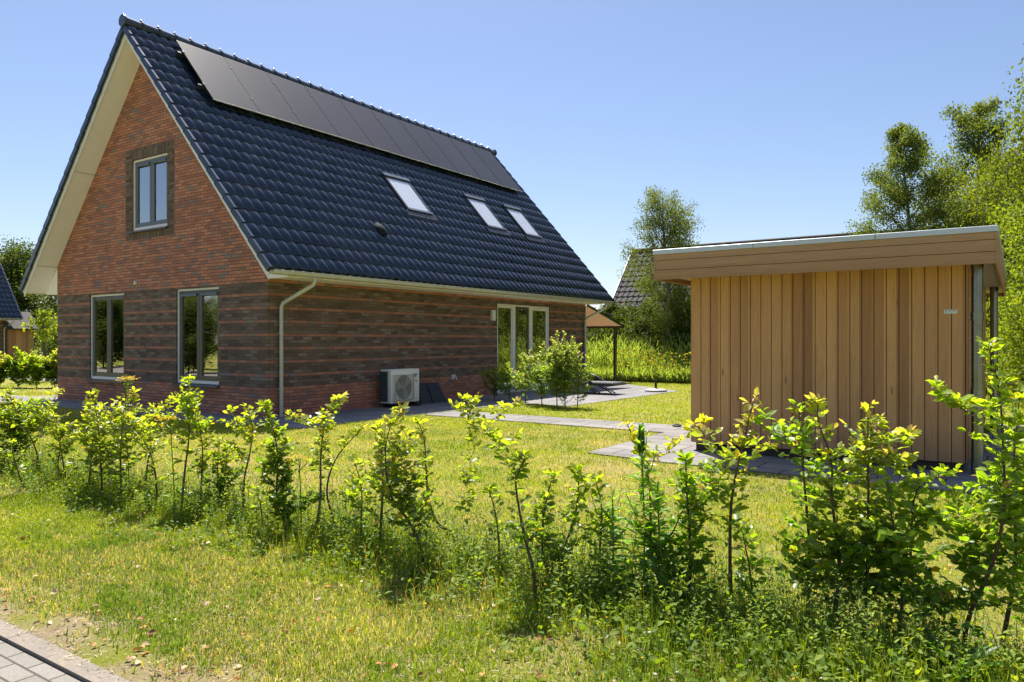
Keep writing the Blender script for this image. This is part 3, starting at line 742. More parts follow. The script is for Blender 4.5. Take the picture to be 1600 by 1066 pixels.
# roof: fascia of three boards round an overhanging slab
rx0, rx1, ry0, ry1 = -.33, sx+.265, -.40, sy+1.0
for k, (za, zb) in enumerate(((2.197, 2.315), (2.320, 2.435), (2.440, 2.513))):
    m = MB(); t = .022
    m.box(rx0, rx1, ry0-t, ry0, za, zb, .002); m.box(rx1, rx1+t, ry0-t, ry1+t, za, zb, .002); m.box(rx0-t, rx0, ry0-t, ry1+t, za, zb, .002); m.box(rx0, rx1, ry1, ry1+t, za, zb)
    m.build('fascia_board', M['fascia'], shed)
m = MB(); m.box(rx0+.002, rx1-.002, ry0+.002, ry1-.002, 2.262, 2.30); m.build('soffit', M['soffit_shed'], shed)
m = MB(); m.box(rx0+.002, rx1-.002, ry0+.002, ry1-.002, 2.30, 2.50); m.build('roof', M['black'], shed)
m = MB(); t = .03
m.box(rx0-t, rx1+t, ry0-t-.004, ry0+.05, 2.515, 2.575, .003); m.box(rx1-.05, rx1+t+.004, ry0+.051, ry1+t, 2.515, 2.575, .003); m.box(rx0-t-.004, rx0+.05, ry0+.051, ry1+t, 2.515, 2.575, .003)
m.build('roof_trim', M['alu'], shed)
m = MB()
for x in (.9, 2.2): m.box(x, x+.006, ry0-t-.0055, ry0-t-.0035, 2.517, 2.573)
m.build('trim_joint', M['metal_dark'], shed)
for k, (px_, py_) in enumerate(((SX1+.10, 9.31), (SX1+.15, 13.85))):
    m = MB(); x = px_-SX0; y = py_-SY0; r = .055
    m.tube([(x, y, .0), (x, y, 2.262)], r, 20); dp = m.build('downpipe', M['zinc_dark'], shed)
    for z in (.86, 1.66):
        m = MB(); m.tube([(x,y,z),(x,y,z+.05)], r+.006, 20); m.tube([(x,y,z-.018),(x,y,z-.006)], r+.009, 20); m.tube([(x,y,z+.056),(x,y,z+.066)], r+.009, 20); m.box(x-.11, x-.05, y-.012, y+.012, z+.005, z+.03)
        m.build('pipe_clip', M['zinc_dark'], dp)
    m = MB(); m.tube([(x,y,2.20),(x,y,2.26)], r+.005, 20)
    m.build('pipe_collar', M['zinc_dark'], dp)
# name plate with small print
m = MB(); px0 = -.655-SX0; m.box(px0, px0+.125, -.026, -.0225, 1.715, 1.76, .001); pl = m.build('name_plate', M['platewhite'], shed)
m = MB(); 
for a, b, z, h in ((.012,.030,1.742,.008),(.046,.074,1.742,.007)): m.box(px0+a, px0+b, -.0275, -.0262, z, z+h)
m.build('small_print', M['printgrey'], pl)
m = MB(); m.box(px0+.078, px0+.114, -.0275, -.0262, 1.745, 1.751); m.build('red_print', M['printred'], pl)
m = MB(); m.box(px0+.012, px0+.024, -.0275, -.0262, 1.726, 1.733); m.build('blue_print', M['cyan'], pl)

# ---------------------------------------------------------------- patio things
lg = empty('sun_lounger', (-8.62, 17.35, .013), 0, 'low dark sun lounger with curved armrests and slanting legs on the terrace', 'sun lounger')
m = MB(); m.box(-1.95, 0, 0, .70, .235, .30, .01); m.box(-1.95, .0, -.02, -.001, .245, .305, .005); m.box(-1.95, 0, .701, .72, .245, .305, .005); m.build('frame', M['metal_dark'], lg)
m = MB()
for k in range(26): m.box(-1.92+k*.073, -1.865+k*.073, .02, .68, .3005, .318, .004)
m.build('seat', M['sling'], lg)
for y in (-.02, .70):
    for (xa, xb) in ((-.95, -.42), (-.83, -.30)):
        m = MB(); m.tube([(xa, y+.01, .26), (xb, y+.01, .0)], .018, 8); m.build('leg', M['metal_dark'], lg)
    m = MB(); m.tube([(-1.75, y+.01, .26), (-1.85, y+.01, .0)], .02, 8); m.build('leg', M['metal_dark'], lg)
    m = MB(); m.tube([(-1.45+.09*k, y+.01, .31+.17*sin(pi*(.12+.88*k/9))) for k in range(10)], .03, 8); m.build('armrest', M['metal_dark'], lg)
ub = empty('parasol_base', (-8.32, 19.35, .013), 0, 'grey round parasol base with a short black tube at the terrace corner', 'parasol base')
m = MB(); n = 40
prof = [(0, .0), (.30, .0), (.31, .03), (.30, .045), (.24, .06), (.16, .075), (.05, .085), (.03, .085)]
vs = [(r*cos(2*pi*k/n), r*sin(2*pi*k/n), z) for r, z in prof for k in range(n)]
m.add(vs, [(i*n+k, i*n+(k+1) % n, (i+1)*n+(k+1) % n, (i+1)*n+k) for i in range(len(prof)-1) for k in range(n)], True); m.build('foot_plate', M['fangrey'], ub)
m = MB(); m.tube([(0,0,.08),(0,0,.30)], .034, 16); m.tube([(0,0,.295),(0,0,.33)], .042, 16); m.build('tube', M['black'], ub)
m = MB(); m.tube([(-4.62,11.6,.02),(-4.62,11.6,.06)], .04, 10); m.box(-4.68,-4.56,11.55,11.66,.016,.05,.01); tag(m.build('path_light', M['metal_dark']), 'small dark ground light at the edge of the path beside the shed', 'lamp')
SAPLINGS=[
(-9.158,3.672,[[(0.0,0),(-0.021,0.528),(-0.092,0.881)],[(0.0,0),(0.085,0.458),(0.049,0.669)]],0.1,0.211,1.2,0,'bushy young beech at the far left end of the front hedge'),
(-8.478,3.67,[[(0.0,0),(-0.007,0.302),(-0.154,0.604),(-0.255,0.839)],[(0.0,0.302),(0.047,0.571),(0.034,0.772),(0.114,0.893)]],0.55,0.148,0.8,1,'thin forked beech sapling with a wide open fork near the left edge'),
(-7.702,3.206,[[(0.0,0),(-0.042,0.3),(-0.06,0.481)]],0.3,0.12,0.8,0,'small low hedge sapling at the left edge in front of the forked one'),
(-7.702,3.576,[[(0.0,0),(-0.05,0.376),(-0.063,0.69)],[(0.0,0),(-0.082,0.188),(-0.031,0.439),(-0.107,0.627)]],0.35,0.138,0.9,1,'two-stemmed sapling before the shaded corner of the lawn'),
(-7.076,3.458,[[(0.0,0),(0.029,0.324),(0.041,0.677),(0.024,0.842)]],0.2,0.177,1.1,1,'leafy hedge sapling below the left edge of the left ground-floor window'),
(-6.819,3.466,[[(0.0,0),(0.0,0.461),(-0.012,0.807),(-0.058,0.951)]],0.15,0.173,1.1,1,'hedge sapling in front of the left ground-floor window, leaning slightly left'),
(-6.544,3.493,[[(0.0,0),(-0.011,0.48),(0.0,0.763),(0.085,0.961)]],0.2,0.181,1.1,1,'dense hedge sapling whose top bends right below the left ground-floor window'),
(-5.939,3.459,[[(0.0,0),(0.0,0.267),(-0.064,0.534),(-0.181,0.694),(-0.288,0.854)]],0.5,0.187,1.1,1,'bare-stemmed sapling arching to the left between the two ground-floor windows'),
(-6.726,3.799,[[(0.0,0),(0.042,0.429),(0.089,0.727),(0.22,0.876)]],0.45,0.179,1.0,1,'hedge sapling arching to the right between the two ground-floor windows'),
(-5.662,3.511,[[(0.0,0),(0.005,0.34),(0.042,0.655),(0.021,0.864),(0.0,1.09)]],0.5,0.189,1.5,2,'tallest bright yellow-green sapling under the right ground-floor window'),
(-5.598,3.636,[[(0.0,0),(0.021,0.275),(0.011,0.54),(-0.021,0.805)]],0.42,0.148,1.1,1,'bare-legged sapling right of the tallest one under the right window'),
(-5.551,3.808,[[(0.0,0),(-0.022,0.308),(-0.016,0.567)],[(0.0,0),(0.022,0.308),(0.038,0.523)]],0.1,0.086,1.2,0,'narrow column-shaped sapling in front of the house corner lawn'),
(-5.185,3.755,[[(0.0,0),(-0.005,0.301),(0.041,0.508),(0.057,0.715),(0.026,0.87)],[(0.041,0.508),(-0.041,0.741),(-0.114,0.86)]],0.5,0.124,1.0,1,'slender sapling with a leafy top below the near corner of the house'),
(-4.617,3.515,[[(0.0,0),(-0.005,0.208),(-0.043,0.327)]],0.3,0.066,0.9,0,'short stubby sapling left of the leafy column'),
(-4.417,3.563,[[(0.0,0),(-0.005,0.14),(-0.061,0.271),(-0.079,0.505),(-0.089,0.738),(-0.15,0.949)],[(-0.005,0.14),(0.131,0.215),(0.248,0.271)]],0.2,0.084,2.2,0,'sapling grown as a thick leafy column below the downpipe'),
(-4.167,3.586,[[(0.0,0),(0.041,0.206),(0.032,0.388),(0.018,0.571),(0.05,0.777),(0.059,0.891)],[(0.05,0.777),(-0.055,0.854),(-0.146,0.868)],[(0.05,0.777),(0.128,0.891),(0.183,0.991)]],0.45,0.082,1.1,3,'long bare-stemmed sapling with an umbrella-like pinkish top right of the downpipe'),
(-4.044,3.733,[[(0.0,0),(-0.069,0.194),(-0.101,0.355),(-0.046,0.563),(0.069,0.701),(0.148,0.784)]],0.5,0.083,0.9,1,'crooked sapling bowing to the right in front of the lit lawn'),
(-3.696,3.613,[[(0.0,0),(0.009,0.262),(0.022,0.436),(-0.022,0.61)]],0.15,0.131,1.1,0,'low rounded sapling between the crooked one and the air conditioner'),
(-3.534,3.614,[[(0.0,0),(0.034,0.325),(0.051,0.539),(0.034,0.754),(-0.009,0.861)]],0.2,0.137,1.2,1,'leafy sapling directly below the air conditioning unit'),
(-3.059,3.533,[[(0.0,0),(-0.016,0.16),(-0.096,0.34),(-0.196,0.479),(-0.236,0.759),(-0.184,0.939)],[(-0.016,0.16),(-0.096,0.399),(-0.156,0.759),(-0.156,0.999)]],0.2,0.136,1.5,3,'large bushy sapling with pale pink shoot tips below the dark slabs'),
(-3.216,4.015,[[(0.0,0),(-0.004,0.093),(-0.106,0.137),(-0.181,0.291),(-0.199,0.512),(-0.207,0.733),(-0.26,0.843)],[(-0.004,0.093),(0.057,0.247),(0.106,0.49),(0.146,0.733),(0.128,0.909),(0.071,1.02)],[(0.137,0.777),(0.291,0.909),(0.437,0.984)],[(0.128,0.909),(0.031,0.953)]],0.5,0.075,1.0,1,'wide Y-shaped sapling with two long bare arms before the path'),
(-2.609,3.686,[[(0.0,0),(0.008,0.194),(-0.012,0.389),(-0.051,0.525)]],0.2,0.054,0.9,0,'small thin sapling standing right of the Y-shaped one'),
(-2.162,3.395,[[(0.0,0),(0.0,0.19),(-0.052,0.364),(-0.093,0.571),(-0.104,0.692),(-0.052,0.779)],[(-0.1,0.675),(-0.19,0.848),(-0.242,0.918)]],0.3,0.083,1.2,0,'dark-stemmed sapling with one branch reaching up left, centre of the hedge'),
(-2.133,3.598,[[(0.0,0),(-0.097,0.216),(-0.079,0.467),(-0.025,0.647)],[(0.0,0),(0.029,0.252),(0.101,0.395),(0.119,0.611),(0.101,0.69)]],0.25,0.115,1.4,0,'dense green shrubby sapling left of the tall evening primrose'),
(-1.946,3.725,[[(0.0,0),(0.011,0.287),(0.018,0.503),(-0.018,0.647)]],0.2,0.093,1.2,0,'short leafy sapling tucked against the left side of the evening primrose'),
(-1.833,4.141,[[(0.0,0),(0.05,0.518),(-0.027,0.728),(-0.104,0.92)],[(-0.008,0.671),(0.107,0.786),(0.299,0.958)]],0.55,0.061,0.9,4,'yellow-leaved spindly sapling reaching over the paved path'),
(-1.44,3.771,[[(0.0,0),(0.017,0.321),(-0.01,0.659),(-0.034,0.811)]],0.05,0.115,1.6,5,'broad deep-green sapling left of the shed corner'),
(-1.265,3.947,[[(0.0,0),(-0.017,0.239),(-0.007,0.513),(-0.017,0.718),(0.024,0.855),(0.079,1.112)],[(-0.017,0.718),(-0.113,0.855),(-0.147,0.924)],[(-0.01,0.753),(0.109,0.814),(0.212,0.855)]],0.25,0.103,1.1,3,'single straight sapling with a reddish tip against the left part of the shed'),
(-1.144,3.939,[[(0.0,0),(-0.027,0.228),(-0.054,0.413)]],0.1,0.094,1.2,5,'low sapling at the foot of the straight one before the shed'),
(-0.896,4.031,[[(0.0,0),(0.02,0.314),(0.01,0.611),(-0.04,0.875),(-0.056,1.073)],[(-0.023,0.743),(-0.122,0.908),(-0.205,1.024)]],0.15,0.125,1.5,5,'sapling with two upright shoots before the middle of the shed'),
(-0.757,3.921,[[(0.0,0),(0.032,0.331),(0.0,0.647),(0.016,0.837),(-0.047,1.026),(-0.063,1.114)]],0.1,0.145,1.6,3,'sapling with a thin red shoot before the middle of the shed'),
(-0.62,3.966,[[(0.0,0),(0.016,0.343),(0.0,0.718),(0.016,1.093)],[(0.0,0.718),(0.125,0.874),(0.281,0.937)]],0.1,0.144,1.7,3,'wide dense sapling with a red spire and a shoot pointing right, before the shed'),
(-0.463,3.934,[[(0.0,0),(-0.015,0.317),(-0.045,0.559),(-0.076,0.786)]],0.1,0.145,1.6,5,'dark dense sapling below the right third of the shed'),
(-0.354,4.053,[[(0.0,0),(-0.031,0.306),(-0.061,0.55),(-0.015,0.733),(0.153,0.779)]],0.1,0.134,1.5,5,'sapling bending right towards the shed downpipe'),
(-0.204,3.937,[[(0.0,0),(-0.006,0.189),(0.073,0.421),(0.145,0.653),(0.16,0.943),(0.139,1.233),(0.116,1.407)],[(0.16,0.943),(0.073,1.088),(0.0,1.117)]],0.15,0.145,1.5,2,'tallest sapling of the hedge, rising in front of the shed downpipes'),
(-0.062,4.162,[[(0.0,0),(0.045,0.389),(0.075,0.778),(0.099,1.167)]],0.1,0.144,1.5,2,'leafy sapling on the right edge of the hedge'),
(0.086,4.218,[[(0.0,0),(0.009,0.489),(0.0,0.933)]],0.05,0.142,1.4,5,'rightmost hedge sapling, mostly cut off by the picture edge'),
]
# ---------------------------------------------------------------- vegetation
RG = np.random.default_rng(11)
# pointed oval leaf along +x, folded along its midrib, faces +z; 8 verts, quads
LV = np.array([(0,0,0),(.28,.22,.055),(.62,.25,.05),(1,0,-.06),(.62,-.25,.05),(.28,-.22,.055),(.30,0,0),(.66,0,-.01)])
LF = np.array([(0,6,1,0),(6,7,2,1),(7,3,2,7),(0,5,6,0),(5,4,7,6),(4,3,7,4)])
# triangles only
LT = np.array([(0,6,1),(6,7,2),(6,2,1),(7,3,2),(0,5,6),(5,4,7),(5,7,6),(4,3,7)])
def frames(d, up):
    d = d/np.linalg.norm(d, axis=1, keepdims=True); s = np.cross(up, d); s /= np.maximum(np.linalg.norm(s, axis=1, keepdims=True), 1e-6)
    u = np.cross(d, s); return np.stack([d, s, u], axis=2)
def scatter(T, TF, P, R, sc):
    n = len(P); k = len(T)
    V = np.einsum('nij,kj->nki', R, T)*sc[:, None, None] + P[:, None, :]
    F = (TF[None] + (np.arange(n)*k)[:, None, None]).reshape(-1, TF.shape[1])
    return V.reshape(-1, 3), F
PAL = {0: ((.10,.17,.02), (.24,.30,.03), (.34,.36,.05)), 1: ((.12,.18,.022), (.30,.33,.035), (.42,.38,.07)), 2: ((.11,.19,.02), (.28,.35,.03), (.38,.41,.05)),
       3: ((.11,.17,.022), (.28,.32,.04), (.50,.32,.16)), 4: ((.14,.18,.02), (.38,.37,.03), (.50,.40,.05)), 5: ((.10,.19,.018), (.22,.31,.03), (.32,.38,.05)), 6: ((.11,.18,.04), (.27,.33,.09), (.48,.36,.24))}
# camera-right direction: the hedge is modelled in the plane facing the road diagonally
RX, RY = cos(atan(790/1162)), sin(atan(790/1162))
def resample(pts, step):
    out = [pts[0]]; 
    for a, b in zip(pts[:-1], pts[1:]):
        n = max(1, int((b-a).length/step))
        for i in range(1, n+1): out.append(a.lerp(b, i/n))
    return out
def smooth_poly(pts, it=2):
    for _ in range(it):
        q = [pts[0]]
        for a, b in zip(pts[:-1], pts[1:]): q += [a.lerp(b, .25), a.lerp(b, .75)]
        q.append(pts[-1]); pts = q
    return pts
def sapling(name, base, stems, t0, lt, dens, pal, label, cat='sapling', group='young hedge saplings in the front row', leaf=.055, lean=.05, seed=0, parent_label=None):
    r = random.Random(seed*7+3); root = empty(name, (base[0], base[1], 0), 0, label, cat, group)
    wood = MB(); P = []; D = []; U = []; SZ = []; CO = []
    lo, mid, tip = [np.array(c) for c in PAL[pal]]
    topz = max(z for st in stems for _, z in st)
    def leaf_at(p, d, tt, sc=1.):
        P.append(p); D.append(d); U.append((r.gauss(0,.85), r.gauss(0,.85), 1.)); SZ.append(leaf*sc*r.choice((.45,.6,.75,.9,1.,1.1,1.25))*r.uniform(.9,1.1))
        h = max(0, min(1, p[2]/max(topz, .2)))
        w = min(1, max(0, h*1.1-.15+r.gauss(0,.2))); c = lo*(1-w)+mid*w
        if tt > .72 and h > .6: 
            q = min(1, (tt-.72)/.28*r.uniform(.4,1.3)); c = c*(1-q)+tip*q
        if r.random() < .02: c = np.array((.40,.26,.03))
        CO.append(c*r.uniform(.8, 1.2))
    def twig(p0, d0, L, depth, tt0):
        n = max(3, int(L/.0165)); p = Vector(p0); d = Vector(d0); pts = [p.copy()]; sg = 1
        for i in range(n):
            d = (d + Vector((r.gauss(0,.09), r.gauss(0,.09), r.gauss(.02,.07)))).normalized(); p = p+d*(L/n); pts.append(p.copy())
            side = d.cross(Vector((0,0,1))); side = side.normalized() if side.length > .1 else Vector((1,0,0))
            sg = -sg; ld = (d*.55+side*sg*.9+Vector((r.gauss(0,.2),r.gauss(0,.2),r.gauss(-.12,.38)))).normalized()
            for _q in range(2 if r.random() < .35 else 1): leaf_at(p[:], ld[:], (tt0+(i/n))/2 if depth else tt0, 1-.35*(i/n if i > n*.6 else 0))
            if depth > 0 and L > .10 and i > 0 and r.random() < .22*dens:
                twig(p, (d*.7+side*sg*.8+Vector((0,0,.2))).normalized(), L*r.uniform(.3,.55), depth-1, tt0)
        leaf_at(p[:], d[:], 1., .7)
        wood.tube(pts[::2]+[pts[-1]], [.0022*(1-.7*i/len(pts[::2])) for i in range(len(pts[::2])+1)], 4, False)
    if dens >= 1.25 and lt > .09 and t0 < .16:
        stems = list(stems); main = stems[0]
        for q in range(2):
            f = .12+.3*q; k_ = min(len(main)-2, int(f*(len(main)-1))); a_, b_ = main[k_], main[k_+1]; fx = a_[0]+(b_[0]-a_[0])*.5; fz = max(.02, a_[1]+(b_[1]-a_[1])*.5)
            sgn = 1 if q % 2 else -1; L0 = lt*r.uniform(1.4, 2.4)
            stems.append([(fx, fz+.012), (fx+sgn*L0*.5, fz+L0*.45), (fx+sgn*L0*r.uniform(.6,1.), min(topz*1.02, fz+L0*r.uniform(.9,1.5)))])
    for si, st in enumerate(stems):
        dy = [0]; 
        for _ in st[1:]: dy.append(dy[-1]+r.gauss(0, lean))
        if st[0][1] > .01: dy = [v+r.gauss(0,.0) for v in dy]
        pts = [Vector((x*RX-yy*RY, x*RY+yy*RX, z)) for (x, z), yy in zip(st, dy)]
        pts = resample(smooth_poly(pts, 2), .025); n = len(pts)
        rad = .006+.006*min(1, topz) if st[0][1] < .02 else .005
        wood.tube([pts[0]-Vector((0,0,.03 if st[0][1] < .02 else 0))]+pts, [rad*1.1]+[rad*(1-.8*i/n) for i in range(n)], 6, False)
        st0 = t0 if st[0][1] < .02 else .12
        if len(stems) > 1 and si == 0 and False: st0 = .4
        az = r.uniform(0, 6.28)
        for i in range(n):
            t = i/n
            if t < st0: 
                if r.random() < .42*dens and t > .04: twig(pts[i], Vector((r.gauss(0,1), r.gauss(0,1), .5)).normalized(), max(.04, lt*r.uniform(.25,.6)), 0, t)
                continue
            prob = .94*dens*(.6+.4*min(1, (t-st0)*4)) if lt > .12 else 1.3*dens
            while prob > 0 and r.random() < prob:
                prob -= 1
                az += 2.4+r.gauss(0,.3); el = .35+.55*t+r.gauss(0,.18)
                d = Vector((cos(az)*cos(el), sin(az)*cos(el), sin(el)))
                Lw = lt*(1.15-.75*max(0, (t-.45)/.55))*r.uniform(.45, 1.15)
                if t > .78: Lw *= (.5 if t < .9 else .3)
                twig(pts[i], d, max(.035, Lw), 1 if dens > .95 else 0, t)
            if t > .75: 
                a2 = r.uniform(0, 6.28); leaf_at(pts[i][:], (cos(a2)*.8, sin(a2)*.8, .5), t, .8)
    wood.build('stem', M['twig'], root)
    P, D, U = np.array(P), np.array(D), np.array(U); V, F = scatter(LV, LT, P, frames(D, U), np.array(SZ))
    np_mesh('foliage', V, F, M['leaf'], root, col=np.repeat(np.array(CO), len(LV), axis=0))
    return root, len(P)
tot = 0
for i, (bx, by, st, t0, lt, dn, pal, lab) in enumerate(SAPLINGS):
    if pal == 5: dn *= 1.0
    if bx < -2.5: lt, dn = lt*1.18, dn*1.12
    elif bx > -1.3: dn *= .86
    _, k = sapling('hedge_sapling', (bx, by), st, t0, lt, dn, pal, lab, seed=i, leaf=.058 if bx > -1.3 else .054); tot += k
print('sapling leaves', tot)
# shrub row across the terrace edge
SH = [(-10.33,14.45,1.0,.20,0,'dark shaded shrub at the house end of the terrace row, beside the garden door'),
      (-9.75,14.25,.95,.18,0,'second shrub of the terrace row counted from the house'),
      (-9.15,14.0,1.15,.22,1,'pale green shrub in front of the middle of the garden door'),
      (-8.62,13.85,1.5,.28,1,'sunlit shrub in the middle of the terrace row'),
      (-8.15,13.7,1.55,.30,1,'tall sunlit shrub right of the middle of the terrace row'),
      (-7.90,13.62,1.75,.28,3,'tallest terrace shrub with reddish shoot tips'),
      (-7.60,13.60,1.30,.20,3,'red-tipped shrub at the lawn end of the terrace row')
      ]
for i, (x, y, h, lt, pal, lab) in enumerate(SH):
    r = random.Random(i+40)
    st = [[(0,0),(r.uniform(-.05,.05),h*.5),(r.uniform(-.12,.12),h*r.uniform(.9,1.05))],[(0,h*.10),(r.uniform(.15,.3),h*.5),(r.uniform(.15,.4),h*.85)],[(0,h*.12),(-r.uniform(.15,.3),h*.45),(-r.uniform(.15,.4),h*.8)]]
    sapling('terrace_shrub', (x, y), st, .08, lt, 1.0, 6 if i > 1 else 0, lab, 'shrub', 'shrubs planted across the terrace edge', leaf=.055, lean=.1, seed=60+i)
# hedge on the far left
for i in range(13):
    x, y = -26.9+i*.5, 9.0+i*.29; r = random.Random(i+80); h = 1.02+.25*r.random()
    st = [[(0,0),(r.uniform(-.1,.1),h*.5),(r.uniform(-.15,.15),h)],[(0,h*.1),(.25,h*.5),(.3,h*.8)],[(0,h*.1),(-.25,h*.45),(-.3,h*.75)]]
    sapling('garden_shrub', (x, y), st, .03, .30, 1.15, 2 if i % 3 else 3, 'shrub number %s from the left in the yellow-green row beyond the house corner' % ('one two three four five six seven eight nine ten eleven twelve thirteen'.split()[i]), 'shrub', 'loose shrub row left of the house', leaf=.085, lean=.12, seed=90+i)

# flowers on stalks: ragwort and evening primrose
def flower_heads(cent, rad, n, size, colr, root, name='flower'):
    P = np.array([(cent[0]+RG.normal(0, rad), cent[1]+RG.normal(0, rad), cent[2]+RG.normal(0, rad*.35)) for _ in range(n)])
    k = 8; T = []; 
    for a in range(k): t = 2*pi*a/k; T.append((cos(t)*(1 if a % 2 else .55), sin(t)*(1 if a % 2 else .55), .1))
    T.append((0,0,-.05)); T = np.array(T); TF = np.array([(a, (a+1) % k, k) for a in range(k)])
    V, F = scatter(T, TF, P, frames(RG.normal(size=(n,3))*.35+np.array((1,0,0)), RG.normal(size=(n,3))*.4+np.array((0,0,1.))), np.full(n, size)*RG.uniform(.7,1.2,n))
    np_mesh(name, V, F, M['petal'], root, col=np.repeat(np.array(colr)[None]*RG.uniform(.8,1.15,(n,1)), len(T), axis=0))
def stalk_plant(name, loc, h, lab, cat, leafL, leafW, nleaf, heads, hcol, hsize, z0=.05, seed=1, narrow=True, branches=0, spread=.07):
    r = random.Random(seed); root = empty(name, (*loc, 0), 0, lab, cat); w = MB(); pts = [Vector((0.02*sin(z*3), .02*cos(z*4), z)) for z in np.linspace(-.02, h, 14)]
    w.tube(pts, [.006*(1-.5*i/14) for i in range(14)], 6); tips = [pts[-1]]
    P = []; D = []; SZ = []; CO = []
    def leaves(base, top, n, sc):
        for i in range(n):
            t = (i+.5)/n; p = base.lerp(top, t); az = i*2.4+r.random(); el = r.uniform(.0,.9)*(.4+t)
            P.append(p[:]); D.append((cos(az)*cos(el), sin(az)*cos(el), sin(el)-.15)); SZ.append(leafL*sc*(1.15-.75*t)*r.uniform(.8,1.15)); CO.append(np.array((.13,.25,.03))*r.uniform(.8,1.3)+np.array((.06,.05,0))*t)
    leaves(Vector((0,0,z0)), pts[-1], nleaf, 1)
    for b in range(branches):
        t = r.uniform(.25,.8) if narrow else r.uniform(.72,.95); a = r.uniform(0,6.28); p0 = Vector((0,0,h*t)); ln = (.30 if narrow else .13)*r.uniform(.7,1.1)
        p1 = p0+Vector((cos(a)*ln*.6, sin(a)*ln*.6, ln)); p1.z = min(p1.z, h*1.0); w.tube([p0, p0.lerp(p1,.5)+Vector((cos(a)*.02,sin(a)*.02,0)), p1], [.0035,.003,.002], 5); tips.append(p1); leaves(p0, p1, max(4, nleaf//6), .6)
    w.build('stem', M['stalk'], root)
    T = LV.copy(); T[:, 1] *= leafW; V, F = scatter(T, LT, np.array(P), frames(np.array(D), np.tile((0,0,1.), (len(P),1))), np.array(SZ))
    np_mesh('foliage', V, F, M['leaf'], root, col=np.repeat(np.array(CO), len(LV), axis=0))
    for tp in tips:
        if heads: flower_heads(tp, spread*.45, heads, hsize, hcol, root)
    return root
YEL = (.62,.42,.02)
stalk_plant('ragwort', (-6.51,3.52), 1.10, 'tall ragwort with a flat yellow flower head below the left ground-floor window', 'wildflower', .09, .5, 30, 12, YEL, .013, seed=3, narrow=False, branches=7)
stalk_plant('ragwort', (-5.73,3.47), .80, 'shorter ragwort with a dense yellow head between the two ground-floor windows', 'wildflower', .08, .5, 34, 14, YEL, .013, seed=4, narrow=False, branches=6)
stalk_plant('ragwort', (-4.35,3.62), .58, 'small ragwort right of the leafy column, flowering yellow', 'wildflower', .06, .5, 22, 7, YEL, .011, seed=5, narrow=False, branches=4)
stalk_plant('evening_primrose', (-1.72,3.80), .93, 'tall evening primrose with a pointed bud spike, in front of the path', 'wildflower', .17, .50, 75, 0, YEL, .02, seed=6, branches=3)
pr = stalk_plant('evening_primrose', (-1.60,3.72), .66, 'lower bushy evening primrose right of the taller one', 'wildflower', .18, .55, 70, 0, YEL, .02, seed=7, branches=5)
stalk_plant('evening_primrose', (-1.86,3.70), .58, 'lowest evening primrose, left of the tallest one', 'wildflower', .16, .5, 60, 0, YEL, .02, seed=17, branches=4)
for o in [ob for ob in bpy.data.objects if ob.name.startswith('evening_primrose') and ob.type == 'EMPTY']:
    for k in range(4): a = k*2.2; flower_heads((.12*cos(a), .12*sin(a), .28+.1*k), .008, 2, .022, (.75,.60,.06), o)
    sp = MB(); 
P = []; D = []; SZ = []; CO = []; r = random.Random(8)
for i in range(90):
    t = i/90; az = i*2.4; P.append((.008*cos(az), .008*sin(az), .80+.16*t)); D.append((cos(az)*.5, sin(az)*.5, 1.)); SZ.append(.045*(1-.5*t)); CO.append(np.array((.05,.13,.03))*r.uniform(.8,1.3))
V, F = scatter(LV, LT, np.array(P), frames(np.array(D), np.tile((0,0,1.), (len(P),1))), np.array(SZ))
prim = [ob for ob in bpy.data.objects if ob.name == 'evening_primrose'][0]
np_mesh('bud_spike', V, F, M['leaf'], prim, col=np.repeat(np.array(CO), len(LV), axis=0))
# plantain rosette
pl_ = empty('plantain', (-.20,3.55,0), 0, 'rosette of long ribbed leaves at the foot of the hedge, lower right', 'weed')
P = []; D = []; SZ = []; CO = []
for i in range(26):
    az = i*2.4; el = r.uniform(.35,1.25); P.append((0,0,.01)); D.append((cos(az)*cos(el), sin(az)*cos(el), sin(el))); SZ.append(r.uniform(.16,.28)); CO.append(np.array((.06,.14,.025))*r.uniform(.8,1.3))
T = LV.copy(); T[:, 1] *= .38; T[:, 2] -= .25*T[:, 0]**2
V, F = scatter(T, LT, np.array(P), frames(np.array(D), np.tile((0,0,1.), (len(P),1))), np.array(SZ)); np_mesh('foliage', V, F, M['leaf'], pl_, col=np.repeat(np.array(CO), len(LV), axis=0))

# ---- grass
def in_poly(x, y, poly):
    ins = np.zeros(len(x), bool); n = len(poly)
    for i in range(n):
        x1, y1 = poly[i]; x2, y2 = poly[(i+1) % n]
        c = ((y1 > y) != (y2 > y)) & (x < (x2-x1)*(y-y1)/((y2-y1) if y2 != y1 else 1e-9)+x1); ins ^= c
    return ins
PAVED = [[(-20.6,7.55),(-11.314,7.75),(-9.55,8.0),(-9.35,13.9),(-8.02,14.0),(-7.8,19.81),(-10.2,21.8),(-12.2,24.2),(-20.6,24.2)],
         [(-9.36,10.78),(-4.5,10.78),(-4.5,8.30),(-3.4,8.15),(3.5,8.12),(3.5,15),(-.3,15),(-.46,11.9),(-9.36,11.75)],
         [(-60,6.7),(-20.6,7.6),(-20.6,8.7),(-60,8.2)], [(-60,12.6),(-21.5,12.2),(-21.5,13.2),(-60,13.8)]]
